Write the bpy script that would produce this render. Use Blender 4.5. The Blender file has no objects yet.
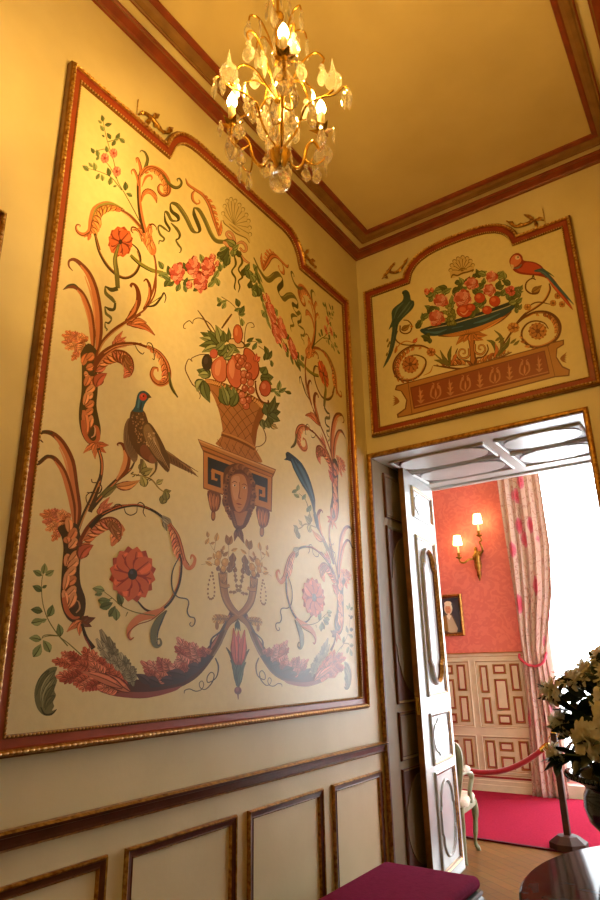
import bpy, math, random
import numpy as np
from mathutils import Vector, Matrix
random.seed(7)
SC = bpy.context.scene
COL = SC.collection
PI = math.pi

# ------------------------------------------------------------------ camera
FPX = 635.09
CAM = Vector((2.30444, -4.42628, 1.598))
YAW, PITCH, ROLL = 0.59033, 0.32545, -0.02197
_fw = Vector((-math.sin(YAW)*math.cos(PITCH), math.cos(YAW)*math.cos(PITCH), math.sin(PITCH)))
_r0 = Vector((math.cos(YAW), math.sin(YAW), 0))
_u0 = _r0.cross(_fw)
_rt = math.cos(ROLL)*_r0 + math.sin(ROLL)*_u0
_up = -math.sin(ROLL)*_r0 + math.cos(ROLL)*_u0
cd = bpy.data.cameras.new('camera')
cd.sensor_fit = 'VERTICAL'
cd.sensor_height = 24.0
cd.sensor_width = 24.0
cd.lens = FPX/900*24.0
cd.clip_start = 0.02
cam = bpy.data.objects.new('camera', cd)
COL.objects.link(cam)
cam.matrix_world = Matrix(((_rt.x, _up.x, -_fw.x, CAM.x), (_rt.y, _up.y, -_fw.y, CAM.y), (_rt.z, _up.z, -_fw.z, CAM.z), (0, 0, 0, 1)))
SC.camera = cam

def at(ax, val, px, py):
    """the point of the plane (axis = val) that was measured at this place in the photograph"""
    d = _rt*((px-300)/FPX) + _up*(-(py-450)/FPX) + _fw
    return CAM + d*((val-CAM[ax])/d[ax])

# ------------------------------------------------------------------ colours and materials
def lin(h):
    if not isinstance(h, str): return tuple(h)
    h = h.lstrip('#')
    o = []
    for i in (0, 2, 4):
        c = int(h[i:i+2], 16)/255
        o.append(c/12.92 if c <= .04045 else ((c+.055)/1.055)**2.4)
    return (o[0], o[1], o[2], 1)

def mat(name, col, rough=.5, metal=0, col2=None, scale=8, bump=0, bscale=60, spec=.5, coat=0, sheen=0, detail=4, stretch=None, ramp=(.35, .65), emit=None, es=0):
    m = bpy.data.materials.new(name)
    m.use_nodes = True
    nt = m.node_tree
    b = nt.nodes['Principled BSDF']
    c = lin(col) if isinstance(col, str) else (*col, 1)
    b.inputs['Base Color'].default_value = c
    b.inputs['Roughness'].default_value = rough
    b.inputs['Metallic'].default_value = metal
    b.inputs['Specular IOR Level'].default_value = spec
    b.inputs['Coat Weight'].default_value = coat
    b.inputs['Sheen Weight'].default_value = sheen
    if emit:
        b.inputs['Emission Color'].default_value = (*emit, 1)
        b.inputs['Emission Strength'].default_value = es
    tc = nt.nodes.new('ShaderNodeTexCoord')
    src = tc.outputs['Object']
    if stretch:
        mp = nt.nodes.new('ShaderNodeMapping')
        mp.inputs['Scale'].default_value = stretch
        nt.links.new(src, mp.inputs[0])
        src = mp.outputs[0]
    if col2:
        n = nt.nodes.new('ShaderNodeTexNoise')
        n.inputs['Scale'].default_value = scale
        n.inputs['Detail'].default_value = detail
        r = nt.nodes.new('ShaderNodeValToRGB')
        r.color_ramp.elements[0].position, r.color_ramp.elements[1].position = ramp
        r.color_ramp.elements[0].color = c
        r.color_ramp.elements[1].color = lin(col2)
        nt.links.new(src, n.inputs['Vector'])
        nt.links.new(n.outputs['Fac'], r.inputs[0])
        nt.links.new(r.outputs[0], b.inputs['Base Color'])
    if bump:
        n2 = nt.nodes.new('ShaderNodeTexNoise')
        n2.inputs['Scale'].default_value = bscale
        n2.inputs['Detail'].default_value = 3
        bp = nt.nodes.new('ShaderNodeBump')
        bp.inputs['Strength'].default_value = bump
        bp.inputs['Distance'].default_value = .01
        nt.links.new(src, n2.inputs['Vector'])
        nt.links.new(n2.outputs['Fac'], bp.inputs['Height'])
        nt.links.new(bp.outputs[0], b.inputs['Normal'])
    return m

M = {}
M['wall'] = mat('cream_plaster_paint', '#dccfa4', .42, col2='#d2c497', scale=2.2, bump=.06, bscale=40, spec=.35)
M['ceil'] = mat('ceiling_paint', '#d6c492', .6, col2='#cbb886', scale=1.6, spec=.3)
M['brown'] = mat('red_brown_moulding_paint', '#8a3f1e', .38, col2='#74341a', scale=12)
M['olive'] = mat('bronze_moulding_paint', '#8f6a3c', .35, col2='#7c5a30', scale=9)
M['gilt'] = mat('gilding', '#c99a4a', .3, .75, col2='#8a5a22', scale=45, bump=.3, bscale=120)
M['giltlight'] = mat('bright_gilding', '#e6c98c', .28, .6, col2='#b98a45', scale=60)
M['redband'] = mat('red_painted_band', '#96401f', .4, col2='#863618', scale=14)
M['woodside'] = mat('frame_side_bronze', '#8a5f28', .35, .3, col2='#6e4718', scale=16)
M['dado'] = mat('dado_paint', '#b9ab84', .4, col2='#aa9c76', scale=3)
M['dadobrown'] = mat('dark_brown_moulding', '#5e3520', .32, col2='#4c2a18', scale=14)
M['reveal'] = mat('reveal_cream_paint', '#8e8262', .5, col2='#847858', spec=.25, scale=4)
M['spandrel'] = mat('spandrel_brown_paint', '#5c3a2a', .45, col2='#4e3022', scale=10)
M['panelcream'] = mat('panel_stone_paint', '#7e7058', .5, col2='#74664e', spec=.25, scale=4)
M['white'] = mat('white_door_paint', '#b2b7b6', .3, col2='#a8adac', scale=5, coat=.2)
M['soffit'] = mat('soffit_grey_paint', '#cfd2cc', .28, col2='#c4c8c2', scale=5)
M['far_cream'] = mat('wainscot_cream', '#cfc6b4', .45, col2='#c2b9a7', scale=6)
M['far_gold'] = mat('wainscot_gold_line', '#91692e', .4, .2)
M['far_red'] = mat('wainscot_red_line', '#8a2226', .5)
M['glass'] = bpy.data.materials.new('window_glass')
M['glass'].use_nodes = True
def thin_glass(m, k, col=(1, 1, 1, 1), glass=False, ior=1.5):
    nt = m.node_tree
    nt.nodes.clear()
    o = nt.nodes.new('ShaderNodeOutputMaterial')
    mx = nt.nodes.new('ShaderNodeMixShader')
    mx.inputs[0].default_value = k
    t = nt.nodes.new('ShaderNodeBsdfTransparent')
    g = nt.nodes.new('ShaderNodeBsdfGlass' if glass else 'ShaderNodeBsdfGlossy')
    g.inputs['Color'].default_value = col
    g.inputs['Roughness'].default_value = .0 if glass else .02
    if glass:
        g.inputs['IOR'].default_value = ior
    nt.links.new(t.outputs[0], mx.inputs[1])
    nt.links.new(g.outputs[0], mx.inputs[2])
    nt.links.new(mx.outputs[0], o.inputs[0])
thin_glass(M['glass'], .07)

# pink damask silk: two tones in curling blotches
m = mat('pink_damask', '#d0605c', .5, sheen=.2)
nt = m.node_tree
b = nt.nodes['Principled BSDF']
tc = nt.nodes.new('ShaderNodeTexCoord')
nz = nt.nodes.new('ShaderNodeTexNoise'); nz.inputs['Scale'].default_value = 7.5; nz.inputs['Detail'].default_value = 2.5; nz.inputs['Distortion'].default_value = 2.0
rp = nt.nodes.new('ShaderNodeValToRGB')
rp.color_ramp.elements[0].position = .46; rp.color_ramp.elements[0].color = lin('#d97870')
rp.color_ramp.elements[1].position = .53; rp.color_ramp.elements[1].color = lin('#d06c67')
nt.links.new(tc.outputs['Object'], nz.inputs['Vector']); nt.links.new(nz.outputs['Fac'], rp.inputs[0]); nt.links.new(rp.outputs[0], b.inputs['Base Color'])
M['damask'] = m

# oak parquet in a herringbone of short blocks
m = mat('oak_parquet', '#9a7444', .32, coat=.25)
nt = m.node_tree
b = nt.nodes['Principled BSDF']
tc = nt.nodes.new('ShaderNodeTexCoord')
mp = nt.nodes.new('ShaderNodeMapping'); mp.inputs['Rotation'].default_value = (0, 0, .62)
br = nt.nodes.new('ShaderNodeTexBrick'); br.inputs['Scale'].default_value = 2.4
br.inputs['Color1'].default_value = lin('#96692f'); br.inputs['Color2'].default_value = lin('#7c5426'); br.inputs['Mortar'].default_value = lin('#3a2512')
br.inputs['Mortar Size'].default_value = .006; br.inputs['Brick Width'].default_value = 1.1; br.inputs['Row Height'].default_value = .22
nz = nt.nodes.new('ShaderNodeTexNoise'); nz.inputs['Scale'].default_value = 14; nz.inputs['Detail'].default_value = 6
mxc = nt.nodes.new('ShaderNodeMixRGB'); mxc.blend_type = 'MULTIPLY'; mxc.inputs[0].default_value = .5
nt.links.new(tc.outputs['Object'], mp.inputs[0]); nt.links.new(mp.outputs[0], br.inputs['Vector']); nt.links.new(mp.outputs[0], nz.inputs['Vector'])
nt.links.new(br.outputs['Color'], mxc.inputs[1]); nt.links.new(nz.outputs['Color'], mxc.inputs[2]); nt.links.new(mxc.outputs[0], b.inputs['Base Color'])
M['parquet'] = m
M['carpet'] = mat('red_carpet_pile', '#a02c44', .95, col2='#90243c', scale=60, bump=.4, bscale=300, sheen=0, spec=0)
M['carpetedge'] = mat('carpet_binding', '#4a1020', .9)
M['velvet'] = mat('plum_velvet', '#8c2850', .95, col2='#741e40', scale=30, stretch=(1, 14, 1), bump=.4, bscale=40, sheen=0, spec=.03)
M['benchwood'] = mat('bench_painted_wood', '#4a4a44', .35, col2='#3a3a36', scale=10)
M['sage'] = mat('sage_green_paint', '#8e9070', .45, col2='#7e8062', scale=9)
M['uphol'] = mat('cream_upholstery', '#e0d6c4', .85, col2='#cdb8a8', scale=22, bump=.2, bscale=150)
M['uphback'] = mat('sage_backing_cloth', '#767a58', .8, col2='#6c7050', scale=20)
M['darkwood'] = mat('dark_oak_post', '#40231a', .6, col2='#2e1a12', spec=.25, scale=8)
M['brass'] = mat('polished_brass', '#c9a040', .25, .9)
M['oldbrass'] = mat('sconce_gilt_bronze', '#a8803a', .3, .85, col2='#7a5620', scale=30)
M['rope'] = mat('red_rope_velvet', '#9a1028', .85, sheen=.5, spec=.2)
M['shade'] = mat('cream_lamp_shade', '#f4e2b0', .8, emit=(1, .62, .2), es=16)
M['candle'] = mat('cream_candle_tube', '#e8dcae', .5)
M['bulb'] = mat('lit_bulb', '#fff0c0', .3, emit=(1, .58, .14), es=1200)
M['crystal'] = bpy.data.materials.new('cut_crystal')
M['crystal'].use_nodes = True
thin_glass(M['crystal'], .74, (1, .985, .95, 1), True, 1.52)
_nt = M['crystal'].node_tree          # the facets scatter part of the light
_o = next(n for n in _nt.nodes if n.type == 'OUTPUT_MATERIAL')
_m0 = next(n for n in _nt.nodes if n.type == 'MIX_SHADER')
_tr = _nt.nodes.new('ShaderNodeBsdfTranslucent'); _df = _nt.nodes.new('ShaderNodeBsdfDiffuse')
_tr.inputs[0].default_value = (1, .97, .9, 1); _df.inputs[0].default_value = (1, .97, .9, 1)
_m1 = _nt.nodes.new('ShaderNodeMixShader'); _m2 = _nt.nodes.new('ShaderNodeMixShader'); _m2.inputs[0].default_value = .07
_nt.links.new(_tr.outputs[0], _m1.inputs[1]); _nt.links.new(_df.outputs[0], _m1.inputs[2])
_nt.links.new(_m0.outputs[0], _m2.inputs[1]); _nt.links.new(_m1.outputs[0], _m2.inputs[2]); _nt.links.new(_m2.outputs[0], _o.inputs[0])
M['chgold'] = mat('chandelier_gilt_brass', '#c89a3c', .22, .95)
M['vase'] = mat('black_glazed_ceramic', '#0a161c', .15, spec=.35)
M['petal'] = mat('white_petal', '#efede2', .6, col2='#e2dcc2', scale=24, spec=.2)
M['leafgreen'] = mat('dark_green_leaf', '#1c3430', .35, col2='#132622', scale=12)
M['stem'] = mat('green_stem', '#3a4a24', .5)
M['windowframe'] = mat('white_window_paint', '#d8d8d2', .4)

m = mat('dark_marble', '#1c2228', .07, spec=.035)
nt = m.node_tree
b = nt.nodes['Principled BSDF']
tc = nt.nodes.new('ShaderNodeTexCoord')
nz = nt.nodes.new('ShaderNodeTexNoise'); nz.inputs['Scale'].default_value = 7; nz.inputs['Detail'].default_value = 8; nz.inputs['Distortion'].default_value = 1.2
rp = nt.nodes.new('ShaderNodeValToRGB')
rp.color_ramp.elements[0].position = .4; rp.color_ramp.elements[0].color = lin('#0e131a')
rp.color_ramp.elements[1].position = .78; rp.color_ramp.elements[1].color = lin('#3a444e')
nt.links.new(tc.outputs['Object'], nz.inputs['Vector']); nt.links.new(nz.outputs['Fac'], rp.inputs[0]); nt.links.new(rp.outputs[0], b.inputs['Base Color'])
M['marble'] = m

# printed curtain cloth: pink-beige ground, pink blossoms and thin stems
m = mat('floral_curtain', '#cdb0a4', .8, sheen=.2)
nt = m.node_tree
b = nt.nodes['Principled BSDF']
uv = nt.nodes.new('ShaderNodeUVMap')
vo = nt.nodes.new('ShaderNodeTexVoronoi'); vo.inputs['Scale'].default_value = 2.7; vo.inputs['Randomness'].default_value = .75
r1 = nt.nodes.new('ShaderNodeValToRGB')
e = r1.color_ramp.elements
e[0].position = 0; e[0].color = lin('#b03050')
e[1].position = .30; e[1].color = lin('#c0708a')
k = e.new(.2); k.color = lin('#c44a68')
k = e.new(.33); k.color = lin('#bfa49e')
nz = nt.nodes.new('ShaderNodeTexNoise'); nz.inputs['Scale'].default_value = 5; nz.inputs['Detail'].default_value = 2; nz.inputs['Distortion'].default_value = 1.5
r2 = nt.nodes.new('ShaderNodeValToRGB')
e = r2.color_ramp.elements
e[0].position = .475; e[0].color = (1, 1, 1, 1)
e[1].position = .525; e[1].color = (1, 1, 1, 1)
k = e.new(.5); k.color = lin('#c09490')
mxc = nt.nodes.new('ShaderNodeMixRGB'); mxc.blend_type = 'MULTIPLY'; mxc.inputs[0].default_value = .9
nt.links.new(uv.outputs[0], vo.inputs['Vector']); nt.links.new(uv.outputs[0], nz.inputs['Vector'])
nt.links.new(vo.outputs['Distance'], r1.inputs[0]); nt.links.new(nz.outputs['Fac'], r2.inputs[0])
nt.links.new(r1.outputs[0], mxc.inputs[1]); nt.links.new(r2.outputs[0], mxc.inputs[2]); nt.links.new(mxc.outputs[0], b.inputs['Base Color'])
M['curtain'] = m

def paint_mat(name, rough, spec):
    m = mat(name, '#ffffff', rough, spec=spec, bump=.05, bscale=90)
    nt = m.node_tree
    a = nt.nodes.new('ShaderNodeVertexColor'); a.layer_name = 'paint'
    nz = nt.nodes.new('ShaderNodeTexNoise'); nz.inputs['Scale'].default_value = 26; nz.inputs['Detail'].default_value = 5
    tc = nt.nodes.new('ShaderNodeTexCoord')
    rp = nt.nodes.new('ShaderNodeValToRGB')
    rp.color_ramp.elements[0].position = .3; rp.color_ramp.elements[0].color = (.945, .94, .93, 1)
    rp.color_ramp.elements[1].position = .65; rp.color_ramp.elements[1].color = (1, 1, 1, 1)
    mx = nt.nodes.new('ShaderNodeMixRGB'); mx.blend_type = 'MULTIPLY'; mx.inputs[0].default_value = 1
    nt.links.new(tc.outputs['Object'], nz.inputs['Vector']); nt.links.new(nz.outputs['Fac'], rp.inputs[0])
    nt.links.new(a.outputs['Color'], mx.inputs[1]); nt.links.new(rp.outputs[0], mx.inputs[2])
    nt.links.new(mx.outputs[0], nt.nodes['Principled BSDF'].inputs['Base Color'])
    return m
M['paint'] = paint_mat('oil_painted_canvas', .35, .5)

# ------------------------------------------------------------------ mesh helper
class MB:
    def __init__(s):
        s.v = []; s.f = []; s.m = []; s.sm = []; s.c = []; s.uv = None
    def add(s, vs, fs, mi=0, smooth=False, col=None):
        o = len(s.v)
        s.v.extend([tuple(v) for v in vs])
        for f in fs:
            s.f.append([o+i for i in f]); s.m.append(mi); s.sm.append(smooth); s.c.append(col)
    def obox(s, c, a, b, d, mi=0):
        c, a, b, d = Vector(c), Vector(a), Vector(b), Vector(d)
        vs = [c+a*i+b*j+d*k for i in (-1, 1) for j in (-1, 1) for k in (-1, 1)]
        s.add(vs, [(0, 1, 3, 2), (4, 6, 7, 5), (0, 4, 5, 1), (2, 3, 7, 6), (0, 2, 6, 4), (1, 5, 7, 3)], mi)
    def box(s, x0, x1, y0, y1, z0, z1, mi=0):
        s.obox(((x0+x1)/2, (y0+y1)/2, (z0+z1)/2), ((x1-x0)/2, 0, 0), (0, (y1-y0)/2, 0), (0, 0, (z1-z0)/2), mi)
    def lathe(s, prof, base=(0, 0, 0), seg=20, mi=0, mtx=None, smooth=True, sx=1, sy=1):
        vs = []
        base = Vector(base)
        for r, z in prof:
            for k in range(seg):
                a = 2*PI*k/seg
                p = Vector((r*math.cos(a)*sx, r*math.sin(a)*sy, z))
                if mtx: p = mtx @ p
                vs.append(base+p)
        fs = []
        for i in range(len(prof)-1):
            for k in range(seg):
                k2 = (k+1) % seg
                fs.append((i*seg+k, i*seg+k2, (i+1)*seg+k2, (i+1)*seg+k))
        s.add(vs, fs, mi, smooth)
        if prof[0][0] > 1e-5: s.add(vs[:seg], [list(range(seg))[::-1]], mi)
        if prof[-1][0] > 1e-5: s.add(vs[-seg:], [list(range(seg))], mi)
    def ell(s, c, rx, ry, rz, seg=10, rings=6, mi=0, mtx=None, smooth=True):
        prof = [(math.sin(PI*i/rings), -math.cos(PI*i/rings)) for i in range(rings+1)]
        prof[0] = (1e-6, -1); prof[-1] = (1e-6, 1)
        D = Matrix.Diagonal((rx, ry, rz)).to_3x3()
        if mtx: D = mtx.to_3x3() @ D
        s.lathe(prof, c, seg, mi, D, smooth)
    def tube(s, pts, r, seg=8, mi=0, smooth=True, flat=None):
        pts = [Vector(p) for p in pts]
        n = len(pts)
        rs = r if isinstance(r, (list, tuple)) else [r]*n
        if len(rs) != n:
            rs = [rs[0]+(rs[-1]-rs[0])*i/(n-1) for i in range(n)] if len(rs) == 2 else [rs[min(len(rs)-1, int(i/(n-1)*(len(rs)-1)+.5))] for i in range(n)]
        T = [(pts[min(i+1, n-1)]-pts[max(i-1, 0)]).normalized() for i in range(n)]
        ref = Vector((0, 0, 1)) if abs(T[0].z) < .9 else Vector((1, 0, 0))
        N = (ref - T[0]*ref.dot(T[0])).normalized()
        vs = []
        for i in range(n):
            N = (N - T[i]*N.dot(T[i])).normalized()
            B = T[i].cross(N)
            for k in range(seg):
                a = 2*PI*k/seg
                vs.append(pts[i] + (N*math.cos(a)*(flat or 1) + B*math.sin(a))*rs[i])
        fs = [(i*seg+k, i*seg+(k+1) % seg, (i+1)*seg+(k+1) % seg, (i+1)*seg+k) for i in range(n-1) for k in range(seg)]
        s.add(vs, fs, mi, smooth)
        s.add(vs[:seg], [list(range(seg))[::-1]], mi); s.add(vs[-seg:], [list(range(seg))], mi)
    def sweep(s, path, prof, to3, closed=True, side=1, mis=None, smooth=False):
        n = len(path); k = len(prof)
        vs = []
        for i in range(n):
            p = Vector(path[i])
            a = Vector(path[(i-1) % n]); b = Vector(path[(i+1) % n])
            t1 = (p-a).normalized() if (closed or i > 0) else (b-p).normalized()
            t2 = (b-p).normalized() if (closed or i < n-1) else t1
            n1 = Vector((-t1.y, t1.x))*side; n2 = Vector((-t2.y, t2.x))*side
            mt = (n1+n2)/max(.25, 1+n1.dot(n2))
            for d, h in prof:
                q = p+mt*d
                vs.append(to3(q.x, q.y, h))
        for i in range(n if closed else n-1):
            j = (i+1) % n
            for e in range(k-1):
                s.add([vs[i*k+e], vs[i*k+e+1], vs[j*k+e+1], vs[j*k+e]], [(0, 1, 2, 3)], mis[e] if mis else 0, smooth)
        if not closed:
            s.add(vs[:k], [list(range(k))]); s.add(vs[-k:], [list(range(k))[::-1]])
    def prism(s, poly, to3, h0, h1, mi=0):
        n = len(poly)
        vs = [to3(x, y, h0) for x, y in poly]+[to3(x, y, h1) for x, y in poly]
        s.add(vs, [list(range(n))[::-1], [n+i for i in range(n)]]+[(i, (i+1) % n, n+(i+1) % n, n+i) for i in range(n)], mi)
    def build(s, name, mats, parent=None, bevel=0, subsurf=0, weld=False):
        if not isinstance(mats, (list, tuple)): mats = [mats]
        off = Vector((0, 0, 0))
        q = parent
        while q: off += q.location; q = q.parent
        me = bpy.data.meshes.new(name)
        base = off if parent else Vector((0, 0, 0))
        if not parent and s.v:
            xs = [p[0] for p in s.v]; ys = [p[1] for p in s.v]; zs = [p[2] for p in s.v]
            base = Vector(((min(xs)+max(xs))/2, (min(ys)+max(ys))/2, min(zs)))
        me.from_pydata([(p[0]-base.x, p[1]-base.y, p[2]-base.z) for p in s.v], [], s.f)
        for mm in mats: me.materials.append(mm)
        me.polygons.foreach_set('material_index', s.m)
        me.polygons.foreach_set('use_smooth', s.sm)
        if any(c is not None for c in s.c):
            ca = me.color_attributes.new('paint', 'FLOAT_COLOR', 'CORNER')
            buf = []
            for f, c in zip(s.f, s.c): buf.extend(list(c or (1, 1, 1, 1))*len(f))
            ca.data.foreach_set('color', buf)
        if s.uv:
            ul = me.uv_layers.new(name='UVMap')
            for p in me.polygons:
                for li in p.loop_indices: ul.data[li].uv = s.uv[me.loops[li].vertex_index]
        me.update()
        o = bpy.data.objects.new(name, me)
        COL.objects.link(o)
        if parent: o.parent = parent
        else: o.location = base
        if weld:
            o.modifiers.new('weld', 'WELD').merge_threshold = 1e-4
        if bevel:
            bv = o.modifiers.new('bevel', 'BEVEL'); bv.width = bevel; bv.segments = 2; bv.limit_method = 'ANGLE'
        if subsurf:
            sb = o.modifiers.new('subsurf', 'SUBSURF'); sb.levels = subsurf; sb.render_levels = subsurf
        return o

def thing(name, label, cat, loc, group=None):
    o = bpy.data.objects.new(name, None)
    COL.objects.link(o)
    o.location = loc; o.empty_display_size = .1
    return tag(o, label, cat, group)
def tag(o, label, cat, group=None):
    o['label'] = label; o['category'] = cat
    if group: o['group'] = group
    return o
def struct(o):
    o['kind'] = 'structure'
    return o
def cr(pts, n=8, closed=False):
    """Catmull-Rom through the points"""
    P = [np.array(p, float) for p in pts]
    m = len(P)
    out = []
    for i in range(m if closed else m-1):
        a = P[(i-1) % m] if (closed or i > 0) else 2*P[0]-P[1]
        b = P[i]; c = P[(i+1) % m]
        d = P[(i+2) % m] if (closed or i < m-2) else 2*P[-1]-P[-2]
        for j in range(n):
            t = j/n
            out.append(.5*((2*b)+(-a+c)*t+(2*a-5*b+4*c-d)*t*t+(-a+3*b-3*c+d)*t**3))
    if not closed: out.append(P[-1])
    return [tuple(p) for p in out]
XP = lambda u, v, h: Vector((h, u, v))            # on the left wall: u = y, v = z, h out into the room
YP = lambda u, v, h: Vector((u, -h, v))           # on the back wall facing the camera: u = x, v = z

# petals let some of the daylight through
_nt = M['petal'].node_tree
_o = next(n for n in _nt.nodes if n.type == 'OUTPUT_MATERIAL')
_tr = _nt.nodes.new('ShaderNodeBsdfTranslucent'); _tr.inputs[0].default_value = lin('#f0eee0')
_mx = _nt.nodes.new('ShaderNodeMixShader'); _mx.inputs[0].default_value = .45
_nt.links.new(_nt.nodes['Principled BSDF'].outputs[0], _mx.inputs[1]); _nt.links.new(_tr.outputs[0], _mx.inputs[2]); _nt.links.new(_mx.outputs[0], _o.inputs[0])
# ------------------------------------------------------------------ the two rooms
H = 5.141
LINT = 3.187
DW0, DW1, DEP = .03, 1.67, 1.242
YF = 4.469
def slab(name, mats, boxes):
    b = MB()
    for q in boxes: b.box(*q)
    return struct(b.build(name, mats))
slab('floor', M['parquet'], [(-3.3, 4.6, -5.8, 4.9, -.1, 0)])
slab('ceiling', M['ceil'], [(-.15, 4.3, -5.8, 0, H, H+.12)])
slab('ceiling_far_room', M['ceil'], [(-3.3, 4.6, DEP, 4.9, 5.2, 5.32)])
slab('wall_left', M['wall'], [(-.15, 0, -5.8, 0, 0, H)])
slab('wall_right', M['wall'], [(2.34, 2.5, -3.1, 0, 0, H), (2.34, 2.5, -5.8, -3.1, 3.2, H)])
slab('wall_front', M['wall'], [(0, 4.3, -5.8, -5.65, 0, H)])
slab('wall_alcove', M['wall'], [(2.5, 4.3, -3.1, -2.95, 0, H), (4.15, 4.3, -5.65, -4.5, 0, H), (4.15, 4.3, -4.05, -3.1, 0, H), (4.15, 4.3, -4.5, -4.05, 0, 1.1), (4.15, 4.3, -4.5, -4.05, 2.0, H)])
b = MB()
b.box(-3.3, DW0, 0, DEP, 0, 5.2); b.box(DW1, 4.6, 0, DEP, 0, 5.2); b.box(DW0, DW1, 0, DEP, LINT, 5.2)
wb = struct(b.build('wall_back', M['wall']))
WX0, WX1, WZ0, WZ1 = .05, 2.35, .14, 4.7
slab('wall_far', M['damask'], [(-3.3, WX0, YF, YF+.35, 0, 5.2), (WX1, 2.75, YF, YF+.35, 0, 5.2), (4.3, 4.6, YF, YF+.35, 0, 5.2), (2.75, 4.3, YF, YF+.35, WZ1, 5.2), (2.75, 4.3, YF, YF+.35, 0, WZ0), (WX0, WX1, YF, YF+.35, WZ1, 5.2), (WX0, WX1, YF, YF+.35, 0, WZ0)])
slab('wall_far_left', M['damask'], [(-3.3, -3.15, DEP, YF, 0, 5.2)])
slab('wall_far_right', M['damask'], [(4.45, 4.6, DEP, 1.7, 0, 5.2), (4.45, 4.6, 3.4, YF, 0, 5.2), (4.45, 4.6, 1.7, 3.4, 0, WZ0), (4.45, 4.6, 1.7, 3.4, 4.3, 5.2)])

def window(name, frame_boxes, pane_box):
    b = MB()
    for q in frame_boxes: b.box(*q)
    w = struct(b.build(name, M['windowframe'], bevel=.006))
    p = MB(); p.box(*pane_box)
    p.build('pane', M['glass'], w)
    return w
y = YF+.24
window('window_1', [(WX0, WX0+.06, y, y+.06, WZ0, WZ1), (WX1-.06, WX1, y, y+.06, WZ0, WZ1), (1.17, 1.25, y-.01, y+.06, WZ0, WZ1),
                    (WX0, WX1, y, y+.06, WZ0, WZ0+.1), (WX0, WX1, y, y+.06, WZ1-.08, WZ1)], (WX0+.05, WX1-.05, y+.025, y+.033, WZ0+.08, WZ1-.06))
window('window_2', [(2.75, 2.81, y, y+.06, WZ0, WZ1), (4.24, 4.3, y, y+.06, WZ0, WZ1), (3.49, 3.56, y-.01, y+.06, WZ0, WZ1), (2.75, 4.3, y, y+.06, WZ0, WZ0+.1), (2.75, 4.3, y, y+.06, WZ1-.08, WZ1)],
       (2.80, 4.25, y+.025, y+.033, WZ0+.08, WZ1-.06))
window('fill_window_far', [(4.5, 4.56, 1.7, 1.76, WZ0, 4.3), (4.5, 4.56, 3.34, 3.4, WZ0, 4.3), (4.5, 4.56, 2.51, 2.59, WZ0, 4.3), (4.5, 4.56, 1.7, 3.4, WZ0, WZ0+.1), (4.5, 4.56, 1.7, 3.4, 4.22, 4.3)],  # unseen window, added to bring cool daylight onto the wainscot
       (4.526, 4.534, 1.75, 3.35, WZ0+.08, 4.24))
window('fill_window_alcove', [(4.2, 4.26, -4.5, -4.46, 1.1, 2.0), (4.2, 4.26, -4.09, -4.05, 1.1, 2.0), (4.2, 4.26, -4.5, -4.05, 1.1, 1.15), (4.2, 4.26, -4.5, -4.05, 1.95, 2.0)],  # unseen window, added and sized as cool fill for the near room
       (4.225, 4.233, -4.47, -4.08, 1.14, 1.96))

# cornice: brown cove, cream band, bronze moulding against the ceiling field
room = [(0, -5.65), (2.34, -5.65), (2.34, 0), (0, 0)]
R3 = lambda u, v, h: Vector((u, v, h))
def cornice(name, prof, mats, mis=None):
    b = MB(); b.sweep(room, prof, R3, True, 1, mis, False)
    return struct(b.build(name, mats))
cornice('trim_1', [(-.004, 5.080), (.012, 5.084), (.022, 5.082), (.03, 5.092), (.07, 5.108), (.078, 5.106), (.088, 5.114), (.088, H+.02)], [M['brown'], M['olive']], [0, 1, 0, 0, 1, 0, 0])
cornice('trim_2', [(.082, 5.128), (.156, 5.130), (.156, H+.02)], M['wall'])
cornice('trim_3', [(.150, 5.140), (.150, 5.112), (.160, 5.108), (.168, 5.114), (.178, 5.108), (.205, 5.112), (.228, 5.124), (.238, 5.120), (.262, 5.128), (.268, H+.01)],
        [M['olive'], M['brown']], [1, 1, 0, 0, 0, 0, 1, 1, 1])

# gold bead round the door opening
b = MB()
b.sweep([(DW1+.02, 0), (DW1+.02, LINT+.018), (.012, LINT+.018), (.012, 0)], [(-.012, 0), (-.012, .012), (0, .022), (.014, .024), (.026, .014), (.028, 0)], YP, False, 1, [1, 0, 0, 0, 1])
struct(b.build('trim_4', [M['gilt'], M['dadobrown']]))

# dado of the left wall
b = MB()
b.sweep([(-5.65, 1.068), (-.002, 1.068)], [(0, 0), (0, .03), (.008, .044), (.02, .036), (.024, .026), (.05, .02), (.058, .03), (.068, .018), (.072, 0)], XP, False, -1, [1, 1, 0, 0, 0, 0, 1, 0])
struct(b.build('trim_5', [M['dadobrown'], M['gilt']]))
b = MB()
b.box(0, .025, -5.65, -.001, 0, .14)
struct(b.build('baseboard_left', M['dadobrown'], bevel=.006))
def rect(x0, x1, y0, y1): return [(x0, y0), (x1, y0), (x1, y1), (x0, y1)]
pan_prof = [(0, 0), (0, .012), (.006, .022), (.012, .018), (.016, .014), (.034, .01), (.038, .014), (.044, .008), (.046, 0)]
k = 6
for y0, y1 in ((-.723, -.077), (-1.548, -.838), (-2.353, -1.643), (-3.158, -2.448), (-3.963, -3.253)):
    b = MB()
    b.sweep(rect(y0, y1, .24, .893), pan_prof, XP, True, 1, [1, 1, 1, 0, 0, 0, 1, 1])
    struct(b.build('trim_%d' % k, [M['dadobrown'], M['gilt']])); k += 1

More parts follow.
